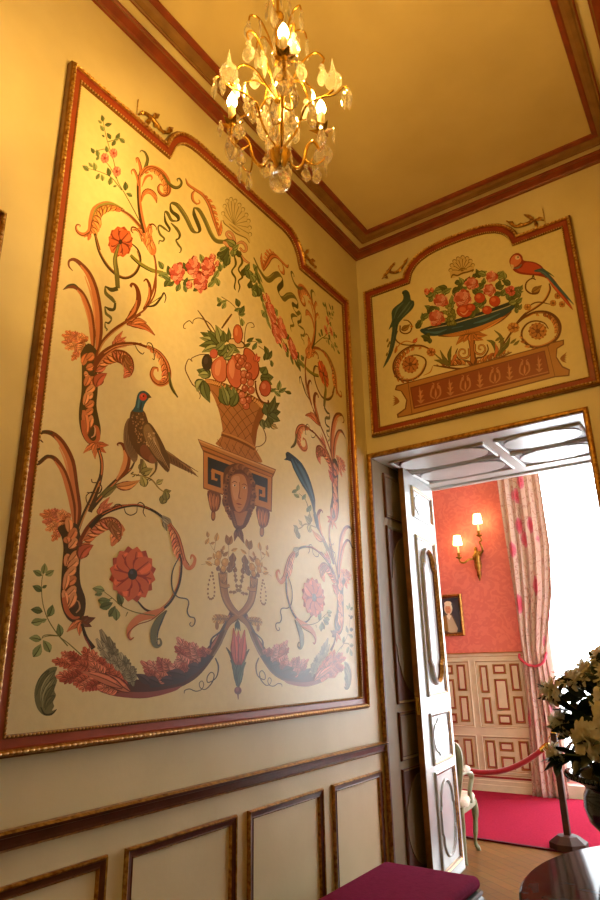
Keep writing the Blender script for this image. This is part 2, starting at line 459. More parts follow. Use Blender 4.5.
def stadium(x0, x1, y0, y1, n=10, notch=.02):
    """panel with round ends along its longer side, small shoulders where the arcs spring"""
    w, h = x1-x0, y1-y0
    if h >= w:
        r = w/2-notch; cx = (x0+x1)/2
        return [(x0, y0+r+notch), *[(cx-r*math.cos(PI*i/n), y0+r-r*math.sin(PI*i/n)) for i in range(n+1)], (x1, y0+r+notch),
                (x1, y1-r-notch), *[(cx+r*math.cos(PI*i/n), y1-r+r*math.sin(PI*i/n)) for i in range(n+1)], (x0, y1-r-notch)]
    return [(y, x) for x, y in stadium(y0, y1, x0, x1, n, notch)][::-1]

def sunk_panel(b, to3, x0, x1, y0, y1, oval, mats4=(0, 1, 2, 3)):
    """moulding frame, dark ground, raised pale field"""
    b.sweep(rect(x0, x1, y0, y1), [(0, 0), (0, .012), (.008, .018), (.018, .012), (.022, .002)], to3, True, 1, [mats4[3], mats4[3], mats4[0], mats4[0]])
    b.prism(rect(x0+.02, x1-.02, y0+.02, y1-.02), to3, -.01, .003, mats4[1])
    m = .03
    p = stadium(x0+m, x1-m, y0+m, y1-m) if oval else rect(x0+m, x1-m, y0+m, y1-m)
    b.prism(p, to3, 0, .010, mats4[2])

# lining of the left door reveal
RL = lambda u, v, h: Vector((DW0+h, u, v))
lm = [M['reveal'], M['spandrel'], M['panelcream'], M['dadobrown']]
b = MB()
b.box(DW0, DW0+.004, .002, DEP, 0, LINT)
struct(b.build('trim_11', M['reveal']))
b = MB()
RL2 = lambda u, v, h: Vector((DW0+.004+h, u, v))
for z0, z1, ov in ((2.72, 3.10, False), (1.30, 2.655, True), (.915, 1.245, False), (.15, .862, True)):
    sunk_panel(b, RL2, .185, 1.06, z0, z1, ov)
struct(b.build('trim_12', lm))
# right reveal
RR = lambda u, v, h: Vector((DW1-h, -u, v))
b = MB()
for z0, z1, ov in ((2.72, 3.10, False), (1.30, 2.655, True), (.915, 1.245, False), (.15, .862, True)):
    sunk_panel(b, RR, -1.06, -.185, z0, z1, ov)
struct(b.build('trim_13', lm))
# soffit
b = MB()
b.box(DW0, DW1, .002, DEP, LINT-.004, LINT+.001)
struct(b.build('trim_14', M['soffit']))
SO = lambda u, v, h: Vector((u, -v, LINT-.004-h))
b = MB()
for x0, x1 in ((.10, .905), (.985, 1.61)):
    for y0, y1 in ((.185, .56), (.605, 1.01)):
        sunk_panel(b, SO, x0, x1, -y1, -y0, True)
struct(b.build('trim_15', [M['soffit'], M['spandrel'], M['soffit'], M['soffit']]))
b = MB()
b.box(DW0, DW1, DEP-.03, DEP+.04, LINT-.02, LINT+.12)
struct(b.build('trim_16', M['soffit'], bevel=.01))

# wainscot of the far wall
FW = lambda u, v, h: Vector((u, YF-h, v))
b = MB()
b.box(-3.15, WX0-.02, YF-.03, YF, 0, 1.66)
struct(b.build('trim_17', M['far_cream']))
b = MB()
b.sweep([(-3.15, 1.70), (WX0-.02, 1.70)], [(0, 0), (0, .05), (.012, .055), (.022, .04), (.05, .034), (.055, .03), (.06, 0)], FW, False, -1, [0, 1, 0, 0, 1, 0])
struct(b.build('trim_18', [M['far_cream'], M['far_gold']]))
b = MB()
b.box(-3.15, WX0-.02, YF-.05, YF, 0, .09); b.box(-3.15, WX0-.02, YF-.042, YF, .09, .14); b.box(-3.15, WX0-.02, YF-.036, YF, .165, .19, 1)
b.box(-3.15, WX0-.02, YF-.036, YF, .205, .212, 2)
struct(b.build('baseboard_far', [M['far_cream'], M['far_red'], M['far_gold']], bevel=.004))
FW2 = lambda u, v, h: Vector((u, YF-.03-h, v))
up = [(-.80, -.684, 1.186, 1.538), (-.80, -.684, .81, 1.135), (-.614, -.44, 1.42, 1.547), (-.614, -.44, .975, 1.363), (-.614, -.44, .80, .928), (-.39, -.262, 1.21, 1.552), (-.39, -.262, .822, 1.15)]
lo = [(-.82, -.69, .275, .612), (-.636, -.455, .485, .60), (-.636, -.455, .275, .43), (-.389, -.262, .275, .62)]
for q in range(4):
    b = MB(); dx = -.73*q
    for x0, x1, y0, y1 in ((-.862, -.203, .76, 1.60), (-.862, -.203, .235, .665)):
        b.sweep(rect(x0+dx, x1+dx, y0, y1), [(0, 0), (.003, .014), (.012, .014), (.018, .006), (.022, .006), (.024, 0)], FW2, True, 1, [0, 0, 0, 1, 1])
    for x0, x1, y0, y1 in up+lo:
        b.sweep(rect(x0+dx, x1+dx, y0, y1), [(0, 0), (.002, .012), (.012, .014), (.016, .006)], FW2, True, 1, [1, 1, 1])
        b.sweep(rect(x0+dx+.016, x1+dx-.016, y0+.016, y1-.016), [(0, .006), (.016, .006)], FW2, True, 1, [2])
        b.prism(rect(x0+dx+.03, x1+dx-.03, y0+.03, y1-.03), FW2, 0, .008)
    struct(b.build('trim_%d' % (19+q), [M['far_cream'], M['far_gold'], M['far_red']]))

# door leaf swung back into the reveal
A = Vector((.138, .382, 0)); B = Vector((.052, 1.19, 0))
de = (B-A).normalized(); dn = Vector((de.y, -de.x, 0))
D3 = lambda u, v, h: A+de*u+dn*h+Vector((0, 0, v))
b = MB()
b.prism(rect(0, .815, .02, 3.172), D3, -.045, 0, 0)
b.prism(rect(-.004, -.0005, .02, 3.172), D3, -.045, -.001, 1)
door = struct(b.build('door_1', [M['white'], M['woodside']], bevel=.003))
dprof = [(0, 0), (.004, .016), (.014, .02), (.022, .012), (.032, .008), (.034, 0)]
dm = [M['white'], M['gilt'], M['dadobrown']]  # the dark brown paints shade into the moulding grooves of the leaf
for (x0, x1, y0, y1, kind) in ((.165, .735, 2.775, 3.06, 'r'), (.175, .715, 1.33, 2.63, 'a'), (.18, .71, .84, 1.215, 'r'), (.185, .72, .10, .80, 'o')):
    b = MB()
    b.sweep(rect(x0, x1, y0, y1), dprof, D3, True, 1, [0, 0, 1, 2, 1])
    if kind == 'r':
        b.prism(stadium(x0+.07, x1-.07, y0+.05, y1-.05, notch=.03), D3, 0, .008)
    b.build('door_panel', dm, door)
    if kind != 'r':
        b = MB()
        w = .045 if kind == 'a' else .022
        p = stadium(x0+.075, x1-.075, y0+.08, y1-.08, 14, .025 if kind == 'o' else .05)
        b.sweep(p, [(0, 0), (.006, .03 if kind == 'a' else .014), (w*.5, .036 if kind == 'a' else .016), (w*.8, .012), (w, 0)], D3, True, 1, [0, 2, 1, 2] if kind == 'a' else [0, 0, 2, 0])
        b.build('arched_moulding', dm, door)
b = MB()
b.obox(D3(-.006, 1.28, -.022), de*.004, dn*.014, Vector((0, 0, .06)), 0)
b.obox(D3(-.012, 1.30, -.022), de*.006, dn*.006, Vector((0, 0, .014)), 0)
b.build('latch_plate', M['brass'], door)
for z in (.35, 1.6, 2.9):
    b = MB(); b.lathe([(.011, -.06), (.013, -.055), (.013, .055), (.011, .06)], D3(.822, z, -.02), 10)
    b.build('hinge', M['brass'], door)
slab('baseboard_far_window', M['far_cream'], [(WX0-.02, 4.44, YF-.03, YF+.002, 0, WZ0+.01)])
# ------------------------------------------------------------------ chandelier
CX, CY = 1.150, -2.800
ch = thing('chandelier', 'gilt and crystal chandelier with three lit bulbs hanging from the ceiling', 'chandelier', (CX, CY, H-.05))
P3 = lambda r, a, z: Vector((CX+r*math.cos(a), CY+r*math.sin(a), z))
b = MB()
b.lathe([(.001, 3.43), (.02, 3.44), (.034, 3.47), (.045, 3.50), (.03, 3.525), (.014, 3.54), (.012, 3.56)], (CX, CY, 0), 12)
b.tube([(CX, CY, 3.5), (CX, CY, 4.35)], .007, 8)
for z in (3.76, 3.98, 4.24): b.lathe([(.008, z-.02), (.026, z-.006), (.026, z+.006), (.008, z+.02)], (CX, CY, 0), 12)
b.build('stem', M['chgold'], ch)
b = MB()
for i in range(18):
    z = 4.36+i*.042
    pts = [Vector((CX+(.011*math.cos(t) if i % 2 else 0), CY+(0 if i % 2 else .011*math.cos(t)), z+.024*math.sin(t))) for t in [2*PI*q/10 for q in range(11)]]
    b.tube(pts, .003, 5)
b.lathe([(.001, H-.06), (.03, H-.055), (.055, H-.02), (.06, H-.001)], (CX, CY, 0), 16)
b.build('chain', M['chgold'], ch)
b = MB()
b.lathe([(.012, 3.56), (.03, 3.575), (.05, 3.62), (.046, 3.66), (.022, 3.69), (.016, 3.70), (.03, 3.72), (.012, 3.745)], (CX, CY, 0), 10, smooth=False)
b.lathe([(.012, 3.79), (.026, 3.81), (.034, 3.86), (.02, 3.93), (.012, 3.96)], (CX, CY, 0), 10, smooth=False)
b.lathe([(.012, 4.01), (.024, 4.04), (.03, 4.10), (.016, 4.18), (.012, 4.22)], (CX, CY, 0), 10, smooth=False)
b.build('crystal_baluster', M['crystal'], ch)
b = MB()
b.ell((CX, CY, 3.368), .044, .044, .044, 12, 8, smooth=False); b.ell((CX, CY, 3.424), .017, .017, .017, 8, 5, smooth=False)
b.build('crystal_ball', M['crystal'], ch)

# crystal shapes, hung by their top
def pear_bm():
    b = MB()
    b.lathe([(1e-4, -.135), (.012, -.130), (.030, -.105), (.034, -.085), (.026, -.060), (.010, -.036), (.006, -.032)], (0, 0, 0), 8, smooth=False, sy=.62)
    b.ell((0, 0, -.017), .015, .015, .015, 7, 4, smooth=False)
    return b
def leaf_bm():
    b = MB()
    b.lathe([(1e-4, -.125), (.010, -.105), (.021, -.072), (.019, -.045), (.008, -.022), (.004, -.018)], (0, 0, 0), 6, smooth=False, sy=.45)
    b.ell((0, 0, -.009), .009, .009, .009, 6, 4, smooth=False)
    return b
def spire_bm():
    b = MB()
    b.lathe([(.010, -.03), (.022, -.02), (.042, .01), (.044, .032), (.030, .056), (.017, .072), (.011, .10), (1e-4, .17)], (0, 0, 0), 8, smooth=False)
    return b
protos = {}
def crystal(kind, p, rot=0, sc=1, tilt=0):
    nm = {'pear': 'crystal_pendant', 'leaf': 'crystal_prism', 'spire': 'crystal_spire'}[kind]
    if kind not in protos:
        o = {'pear': pear_bm, 'leaf': leaf_bm, 'spire': spire_bm}[kind]().build(nm, M['crystal'])
        protos[kind] = o
    else:
        o = protos[kind].copy(); COL.objects.link(o)
    o.parent = ch
    o.location = Vector(p)-ch.location
    o.rotation_euler = (tilt, 0, rot); sc *= .88; o.scale = (sc, sc, sc)
    return o
# the build() origin sits at the lowest point: move the meshes so that the hanging point is the origin
def recentre(kind):
    o = protos[kind]
    lo = {'pear': -.135, 'leaf': -.125, 'spire': -.03}[kind]
    for v in o.data.vertices: v.co.z += lo
TH = 5.42
rr = random.Random(3)
for kk in range(3):
    a = TH+kk*2*PI/3
    am = MB()
    am.tube(cr([P3(.03, a, 3.50), P3(.075, a, 3.47), P3(.115, a, 3.52), P3(.14, a, 3.62), P3(.175, a, 3.66), P3(.21, a, 3.63), P3(.222, a, 3.68), P3(.22, a, 3.735)], 5), .0065, 7)
    am.tube(cr([P3(.135, a, 3.60), P3(.16, a+.2, 3.56), P3(.19, a+.25, 3.585), P3(.205, a+.2, 3.62)], 5), .004, 6)
    am.tube(cr([P3(.12, a, 3.54), P3(.15, a-.22, 3.50), P3(.185, a-.26, 3.53), P3(.2, a-.22, 3.56)], 5), .004, 6)
    arm = am.build('arm', M['chgold'], ch)
    c = P3(.22, a, 0)
    cu = MB()
    n = 12
    vs = [c+Vector((0, 0, 3.735))]+[c+Vector(((.056 if q % 2 else .026)*math.cos(2*PI*q/n), (.056 if q % 2 else .026)*math.sin(2*PI*q/n), 3.742+(.012 if q % 2 else 0))) for q in range(n)]
    cu.add(vs, [(0, 1+q, 1+(q+1) % n) for q in range(n)])
    cu.lathe([(.004, 3.722), (.014, 3.732), (.018, 3.76), (.015, 3.775)], c, 10)
    cu.build('candle_cup', M['chgold'], arm)
    cu = MB(); cu.lathe([(.015, 3.76), (.015, 3.838)], c, 10); cu.build('candle', M['candle'], arm)
    cu = MB(); cu.lathe([(.009, 3.836), (.019, 3.852), (.0205, 3.868), (.014, 3.892), (.002, 3.916)], c, 8); cu.build('bulb', M['bulb'], arm)
    crystal('pear', P3(.222, a, 3.722), rr.random()*3, 1.4)
    for da in (-.5, .5): crystal('pear', P3(.062, a+da, 3.70), rr.random()*3, 1.15)
    crystal('leaf', P3(.05, a, 3.56), rr.random()*3, 1.0)
    for s in (-1, 1):
        crystal('leaf', P3(.222+.03, a+s*.17, 3.738), rr.random()*3, .8)
        crystal('leaf', P3(.205, a+s*.2, 3.62 if s > 0 else 3.56), rr.random()*3, .9)
        crystal('pear', P3(.16, a+s*.22, 3.56 if s > 0 else 3.50), rr.random()*3, .75)
    # branch between two candle arms, ending in a standing spire
    a2 = a+PI/3
    am = MB()
    am.tube(cr([P3(.02, a2, 3.53), P3(.07, a2, 3.58), P3(.11, a2, 3.68), P3(.15, a2, 3.705), P3(.20, a2, 3.705), P3(.235, a2, 3.72)], 5), .005, 6)
    am.tube(cr([P3(.19, a2, 3.705), P3(.24, a2, 3.695), P3(.275, a2, 3.715), P3(.295, a2, 3.70)], 5), .004, 6)
    am.tube(cr([P3(.09, a2, 3.63), P3(.13, a2+.25, 3.65), P3(.165, a2+.3, 3.63)], 5), .004, 6)
    am.tube(cr([P3(.09, a2, 3.63), P3(.13, a2-.25, 3.65), P3(.165, a2-.3, 3.63)], 5), .004, 6)
    am.build('branch', M['chgold'], ch)
    crystal('spire', P3(.235, a2, 3.745), 0, .95)
    crystal('leaf', P3(.295, a2, 3.70), rr.random()*3, 1)
    crystal('leaf', P3(.27, a2+.05, 3.71), rr.random()*3, .9)
    crystal('pear', P3(.165, a2+.3, 3.63), rr.random()*3, .9)
    crystal('pear', P3(.165, a2-.3, 3.63), rr.random()*3, .9)
    crystal('pear', P3(.15, a2, 3.70), rr.random()*3, .8)
for kk in range(6):
    a = TH+kk*PI/3+.25
    am = MB()
    am.tube(cr([P3(.012, a, 3.78), P3(.05, a, 3.86), P3(.10, a, 3.96), P3(.155, a, 4.0), P3(.19, a, 3.96), P3(.18, a, 3.93)], 5), .0045, 6)
    am.tube(cr([P3(.06, a, 3.87), P3(.10, a+.2, 3.88), P3(.14, a+.3, 3.85)], 5), .0035, 6)
    am.build('branch', M['chgold'], ch)
    crystal('pear', P3(.18, a, 3.93), rr.random()*3, .95)
    crystal('leaf', P3(.14, a+.3, 3.85), rr.random()*3, 1)
    crystal('pear', P3(.10, a, 3.95), rr.random()*3, .8)
    am = MB()
    am.tube(cr([P3(.012, a, 4.0), P3(.04, a+.5, 4.10), P3(.08, a+.5, 4.19), P3(.12, a+.5, 4.20), P3(.13, a+.5, 4.16)], 5), .004, 6)
    am.build('branch', M['chgold'], ch)
    crystal('leaf', P3(.13, a+.5, 4.16), rr.random()*3, 1.15)
    crystal('leaf', P3(.08, a+.5, 4.185), rr.random()*3, 1)
    crystal('leaf', P3(.05, a, 4.33), rr.random()*3, 1)
for kk in protos: recentre(kk)

# ------------------------------------------------------------------ far room: sconce, portrait, curtain, carpet, barrier, armchair
q = at(1, YF-.02, 478.5, 565)
sc_ = thing('wall_sconce', 'gilt two-armed wall sconce with lit cream shades on the pink wall', 'wall lamp', (q.x, YF, q.z))
W = lambda px, py, dy=0: at(1, YF-dy, px, py)
b = MB()
pts = [W(476.5, 551, .05), W(477, 556, .06), W(477.5, 562, .055), W(478.5, 568, .05), W(479.3, 575, .045), W(480, 581, .03)]
b.tube(pts, [.030, .05, .048, .034, .030, .006], 10)
b.tube([W(478, 574, .045), W(480.6, 574.3, .045)], .035, 8)
b.ell(W(475.6, 549, .06), .028, .028, .034)
b.ell(W(474.5, 557, .08), .03, .03, .045); b.ell(W(480, 553.5, .07), .03, .028, .04)
b.ell(W(478, 565, .03), .055, .02, .09)
b.build('wall_bracket', M['oldbrass'], sc_)
def lamp_arm(path, cup, shade, sconce):
    b = MB()
    b.tube(cr(path, 5), [.016, .012], 8)
    b.lathe([(.008, -.03), (.045, -.012), (.05, 0), (.02, .006), (.022, .03), (.034, .05), (.016, .06)], cup, 12)
    arm = b.build('arm', M['oldbrass'], sconce)
    b = MB(); b.lathe([(.013, .05), (.013, shade.z-cup.z-.03)], cup, 8); b.build('candle', M['candle'], arm)
    b = MB(); b.lathe([(.066, -.065), (.048, .065)], (cup.x, cup.y, shade.z), 18); b.m = [0]*len(b.f)
    b.build('lamp_shade', M['shade'], arm)
lamp_arm([W(474, 559, .06), W(469, 559.5, .12), W(464.5, 562.5, .16), W(460.5, 562, .17), W(459, 558, .17)], W(459, 557, .17), W(456.8, 540.5, .17), sc_)
lamp_arm([W(479.5, 555, .06), W(482.5, 551, .10), W(481.5, 546, .13), W(479.5, 542, .15), W(481.5, 540, .16), W(479, 535.5, .17)], W(479, 535, .17), W(475.8, 519, .17), sc_)

pt = thing('portrait_painting', 'small gilt-framed portrait of a person in a white wig beside the door leaf', 'painting', (-1.18, YF, 1.93))
b = MB()
b.sweep(rect(-1.40, -.955, 1.93, 2.50), [(0, 0), (0, .03), (.012, .045), (.03, .03), (.042, .018), (.048, .01)], FW, True, 1, [0, 0, 0, 1, 0])
b.build('frame', [M['gilt'], M['dadobrown']], pt)
b = MB()
def fp(poly, col, h): b.add([FW(x, z, h) for x, z in poly], [list(range(len(poly)))], 0, False, lin(col))
def fe(cx, cz, rx, rz, col, h, n=16): fp([(cx+rx*math.cos(2*PI*i/n), cz+rz*math.sin(2*PI*i/n)) for i in range(n)], col, h)
fp(rect(-1.36, -.99, 1.965, 2.465), '#343446', .012)
fp([(-1.30, 1.966), (-1.29, 2.15), (-1.23, 2.24), (-1.12, 2.24), (-1.07, 2.12), (-1.06, 1.966)], '#5a4a3c', .0125)
fp([(-1.20, 1.99), (-1.21, 2.22), (-1.13, 2.22), (-1.08, 2.10), (-1.05, 2.03), (-1.07, 1.975), (-1.14, 1.97)], '#b8ac98', .013)
fp([(-1.26, 2.0), (-1.25, 2.2), (-1.2, 2.22), (-1.19, 2.0)], '#8a6a34', .0132)
fe(-1.165, 2.31, .062, .085, '#d8d0c0', .0134); fe(-1.17, 2.295, .042, .062, '#d0987a', .0138)
fe(-1.165, 2.375, .055, .035, '#e0d8cc', .014); fp([(-1.2, 2.2), (-1.165, 2.25), (-1.13, 2.2), (-1.165, 2.15)], '#e8e2d6', .0142)
fe(-1.185, 2.305, .006, .004, '#4a2a20', .0144, 8); fe(-1.155, 2.305, .006, .004, '#4a2a20', .0144, 8); fe(-1.17, 2.262, .014, .004, '#a04a40', .0144, 8)
b.build('canvas', M['paint'], pt)

# curtain swept to the left of the window
def cur_edges(z):
    ks = [(0, -.265, .16), (.8, -.22, .15), (1.5, -.185, .125), (1.66, -.18, .115), (1.9, -.185, .17), (2.4, -.19, .29), (3.0, -.195, .36), (4.1, -.20, .365), (4.8, -.21, .36)]
    for (z0, l0, r0), (z1, l1, r1) in zip(ks, ks[1:]):
        if z <= z1:
            t = (z-z0)/(z1-z0); return l0+(l1-l0)*t, r0+(r1-r0)*t
    return ks[-1][1:]
cu = thing('curtain', 'long pink floral curtain drawn to the left of the bright window', 'curtain', (.05, YF-.12, 0))
b = MB(); b.uv = []
nx, nz_ = 90, 60
vs = []
for j in range(nz_+1):
    z = .015+4.75*j/nz_
    l, r = cur_edges(z)
    squeeze = math.exp(-((z-1.64)/.12)**2)
    for i in range(nx+1):
        s = i/nx
        ph = 2*PI*(s*5.5+.12*math.sin(z*1.1))
        amp = .028*(1-.5*squeeze)*(.8+.3*math.sin(3*s+z*.6))
        x = l+(r-l)*(s+.018*math.sin(ph*2))
        yy = YF-.13+amp*math.sin(ph)+.02*math.sin(ph*.37+z)
        vs.append((x, yy, z)); b.uv.append((s*1.5, z/1.1))
b.add(vs, [(j*(nx+1)+i, j*(nx+1)+i+1, (j+1)*(nx+1)+i+1, (j+1)*(nx+1)+i) for j in range(nz_) for i in range(nx)], 0, True)
o = b.build('drape', M['curtain'], cu)
sd = o.modifiers.new('thickness', 'SOLIDIFY'); sd.thickness = .005
b = MB()
b.tube(cr([(-.22, YF-.10, 1.66), (-.19, YF-.20, 1.61), (-.09, YF-.215, 1.53), (.02, YF-.215, 1.52), (.10, YF-.20, 1.57), (.125, YF-.11, 1.67)], 8), .016, 8)
b.build('tieback', mat('tieback_cord', '#b03048', .8), cu)

b = MB()
b.prism([(-3.0, 2.34), (.10, 2.115), (3.2, 1.90), (3.2, YF-.06), (-3.0, YF-.06)], R3, .001, .014)
b.sweep([(-3.0, 2.34), (.10, 2.115), (3.2, 1.90)], [(0, .001), (0, .0155), (.025, .0155), (.03, .001)], R3, False, 1, [1, 1, 1])
tag(b.build('carpet', [M['carpet'], M['carpetedge']]), 'crimson carpet covering the floor of the pink room', 'carpet')

def stanchion(x, y, label):
    t = thing('barrier_post', label, 'barrier post', (x, y, .014), 'posts of the rope barrier')
    b = MB(); b.lathe([(.165, .014), (.165, .062), (.09, .112), (.03, .118)], (x, y, 0), 8, smooth=False, mtx=Matrix.Rotation(PI/8, 3, 'Z')); b.build('base', M['darkwood'], t)
    b = MB(); b.box(x-.027, x+.027, y-.027, y+.027, .11, .945); b.build('post', M['darkwood'], t, bevel=.004)
    b = MB(); b.lathe([(.026, .945), (.026, .955), (.012, .965), (.018, .98), (1e-4, .995)], (x, y, 0), 10); b.build('cap', M['brass'], t)
    for sg in (-1, 1):
        b = MB(); b.tube([(x+sg*.02, y, .915), (x+sg*.045, y, .915), (x+sg*.05, y, .895)], .006, 6); b.build('hook', M['brass'], t)
SX, SY = .625, 2.21
stanchion(SX, SY, 'dark wooden barrier post on the carpet behind the flowers')
stanchion(-.90, 2.34, 'dark wooden barrier post hidden behind the white door leaf')
rp_ = thing('barrier_rope', 'red velvet barrier rope sagging in front of the wainscot', 'rope', (-.12, 2.31, .56))
def rope_pt(t):
    x = SX-.05+(-.85-(SX-.05))*t
    u = (x+.12)/.73
    return Vector((x, SY+.035*t, .565+.325*abs(u)**2.0))
b = MB(); b.tube([rope_pt(.05+.9*i/40) for i in range(41)], .024, 10); b.build('cord', M['rope'], rp_)
for i, (t0, t1) in enumerate(((0.003, .06), (.94, .997))):
    b = MB(); b.tube([rope_pt(t0+(t1-t0)*k/4) for k in range(5)], [.010, .026, .027, .027, .026] if i == 0 else [.026, .027, .027, .026, .010], 10); b.build('end_cap', M['brass'], rp_)

# armchair standing with its back to us
ach = thing('armchair', 'sage green armchair with cream seat standing behind the white door leaf', 'chair', (-.225, 1.325, 0))
ca, sa = math.cos(.15), math.sin(.15)
def AC(x, y, z): return Vector((-.225+ca*x-sa*y, 1.325+sa*x+ca*y, z*.975))
AC2 = lambda x, y, h: AC(x, y, h)
def cab_leg(x, y, back):
    b = MB()
    if back: b.tube(cr([AC(x, y+.01, .43), AC(x, y+.015, .30), AC(x*1.0, y+.005, .15), AC(x*1.04, y-.03, .0)], 5), [.024, .022, .018, .017], 8)
    else:
        sgn = 1 if x > 0 else -1
        b.tube(cr([AC(x, y, .42), AC(x+sgn*.012, y+.02, .34), AC(x+sgn*.004, y+.008, .2), AC(x-sgn*.006, y-.006, .07), AC(x+sgn*.01, y+.012, .02), AC(x+sgn*.012, y+.016, 0)], 5), [.034, .032, .024, .017, .019, .022], 8)
    return b.build('leg', M['sage'], ach)
for x in (-.22, .22): cab_leg(x, .0, True)
for x in (-.23, .23): cab_leg(x, .43, False)
seat = [(-.24, 0), (-.26, .25), (-.26, .44), (-.15, .48), (.15, .48), (.26, .44), (.26, .25), (.24, 0)]
b = MB(); b.prism(seat, AC2, .375, .425); b.build('seat_rail', M['sage'], ach, bevel=.008)
b = MB()
sm = cr(seat, 3, True)
for i, (k1, z) in enumerate(((.95, .425), (.97, .455), (.90, .48), (.6, .495))):
    pass
rings = []
for k1, z in ((.95, .425), (.98, .45), (.94, .475), (.75, .492), (.3, .50)):
    rings.append([AC(x*k1, .23+(y-.23)*k1, z) for x, y in sm])
n = len(sm); vs = [p for r in rings for p in r]
b.add(vs, [(i*n+j, i*n+(j+1) % n, (i+1)*n+(j+1) % n, (i+1)*n+j) for i in range(len(rings)-1) for j in range(n)]+[list(range((len(rings)-1)*n, len(rings)*n))], 0, True)
b.build('seat', M['uphol'], ach)
bo = [(-.20, .44), (-.235, .55), (-.27, .72), (-.275, .87), (-.235, .945), (-.15, .955), (0, .99), (.15, .955), (.235, .945), (.275, .87), (.27, .72), (.235, .55), (.20, .44)]
lean = lambda z: -.03*(z-.44)/.55
B3 = lambda x, z, h: AC(x, lean(z)-h, z)
bc = cr(bo, 4, False)
b = MB(); b.sweep(bc[::-1], [(0, -.02), (-.004, .0), (0, .018), (.02, .022), (.04, .016), (.045, -.02), (0, -.02)], B3, True, 1, None, True); b.build('back_frame', M['sage'], ach)
b = MB(); b.prism([(x*.88, .5+(z-.5)*.93+.02) for x, z in bc], B3, -.02, .010, 0)
b.prism([(x*.86, .5+(z-.5)*.91+.02) for x, z in bc], B3, -.05, -.02, 1)
b.build('backrest', [M['uphback'], M['uphol']], ach)
for s in (-1, 1):
    b = MB()
    b.tube(cr([AC(s*.24, -.01, .68), AC(s*.255, .10, .69), AC(s*.265, .22, .67), AC(s*.27, .29, .645), AC(s*.265, .31, .60), AC(s*.25, .27, .52), AC(s*.25, .26, .42)], 5), [.018, .02, .022, .026, .022, .02, .022], 8)
    arm = b.build('arm', M['sage'], ach)
    b = MB(); b.tube(cr([AC(s*.25, .06, .705), AC(s*.262, .14, .715), AC(s*.266, .23, .70)], 4), [.018, .03, .03, .02], 8); b.build('arm_pad', M['uphol'], arm)

# ------------------------------------------------------------------ near room: bench, console table, vase with flowers
bn = thing('bench', 'plum velvet upholstered bench standing along the left wall', 'bench', (.52, -1.15, 0))
b = MB(); b.box(.195, .80, -1.80, -.455, .39, .458); o = b.build('seat_cushion', M['velvet'], bn)
bv = o.modifiers.new('bevel', 'BEVEL'); bv.width = .035; bv.segments = 5
for p in o.data.polygons: p.use_smooth = True
b = MB(); b.box(.205, .79, -1.79, -.465, .325, .389)
b.sweep(rect(.205, .79, -1.79, -.465), [(0, .325), (-.012, .331), (-.014, .35), (-.004, .36), (-.012, .375), (-.008, .387), (0, .388)], R3, True, 1)
b.build('seat_frame', M['benchwood'], bn)
for x in (.24, .755):
    for y in (-.50, -1.12, -1.755):
        b = MB(); s = 1 if x > .5 else -1
        b.tube(cr([(x, y, .33), (x+s*.018, y, .26), (x+s*.004, y, .14), (x-s*.008, y, .05), (x+s*.012, y, .012), (x+s*.014, y, 0)], 5), [.038, .04, .026, .018, .022, .024], 10)
        b.build('leg', M['benchwood'], bn)

TX, TY, TR, TZ = 2.335, -1.43, .965, .78
tb = thing('console_table', 'half-round console table with polished dark marble top at right', 'table', (1.95, TY, 0))
semi = [(TX-TR*math.sin(PI*i/48), TY+TR*math.cos(PI*i/48)) for i in range(49)]
def inset(k): return [(TX-TR*k*math.sin(PI*i/48), TY+TR*k*math.cos(PI*i/48)) for i in range(49)]
b = MB()
prof = [(.975, TZ-.04), (.99, TZ-.034), (1.0, TZ-.02), (.998, TZ-.008), (.988, TZ)]
rings = [[R3(x, y, z) for x, y in inset(k1)] for k1, z in prof]
n = 49; vs = [p for r in rings for p in r]
b.add(vs, [(i*n+j, i*n+j+1, (i+1)*n+j+1, (i+1)*n+j) for i in range(4) for j in range(n-1)]+[list(range(n))[::-1], list(range(4*n, 5*n)), [i*n for i in range(5)], [i*n+n-1 for i in range(4, -1, -1)]])
b.build('marble_top', M['marble'], tb)
b = MB(); b.prism(inset(.90), R3, TZ-.15, TZ-.04); b.build('apron', M['darkwood'], tb)
for i in (6, 24, 42):
    x, y = TX-TR*.84*math.sin(PI*i/48), TY+TR*.84*math.cos(PI*i/48)
    b = MB(); b.lathe([(.02, 0), (.03, .01), (.026, .05), (.018, .1), (.03, .45), (.036, .58), (.03, .63)], (x, y, 0), 12); b.build('leg', M['darkwood'], tb)

VX, VY = 1.80, -1.0
vs_ = thing('vase', 'wide black glazed urn vase standing on the marble table', 'vase', (VX, VY, TZ))
b = MB()
b.lathe([(.13, 0), (.14, .012), (.11, .03), (.12, .045), (.20, .075), (.252, .13), (.268, .19), (.262, .235), (.248, .262), (.256, .278), (.31, .308), (.326, .322), (.318, .332), (.29, .325), (.24, .28), (.235, .2), (.15, .08), (.001, .07)], (VX, VY, TZ), 48)
b.build('body', M['vase'], vs_)
b = MB()
for i in range(90):
    a = 2*PI*i/90
    b.ell((VX+.323*math.cos(a), VY+.323*math.sin(a), TZ+.320), .010, .014, .012, 6, 4, mtx=Matrix.Rotation(a+.5, 3, 'Z'))
b.build('rope_rim', M['vase'], vs_)

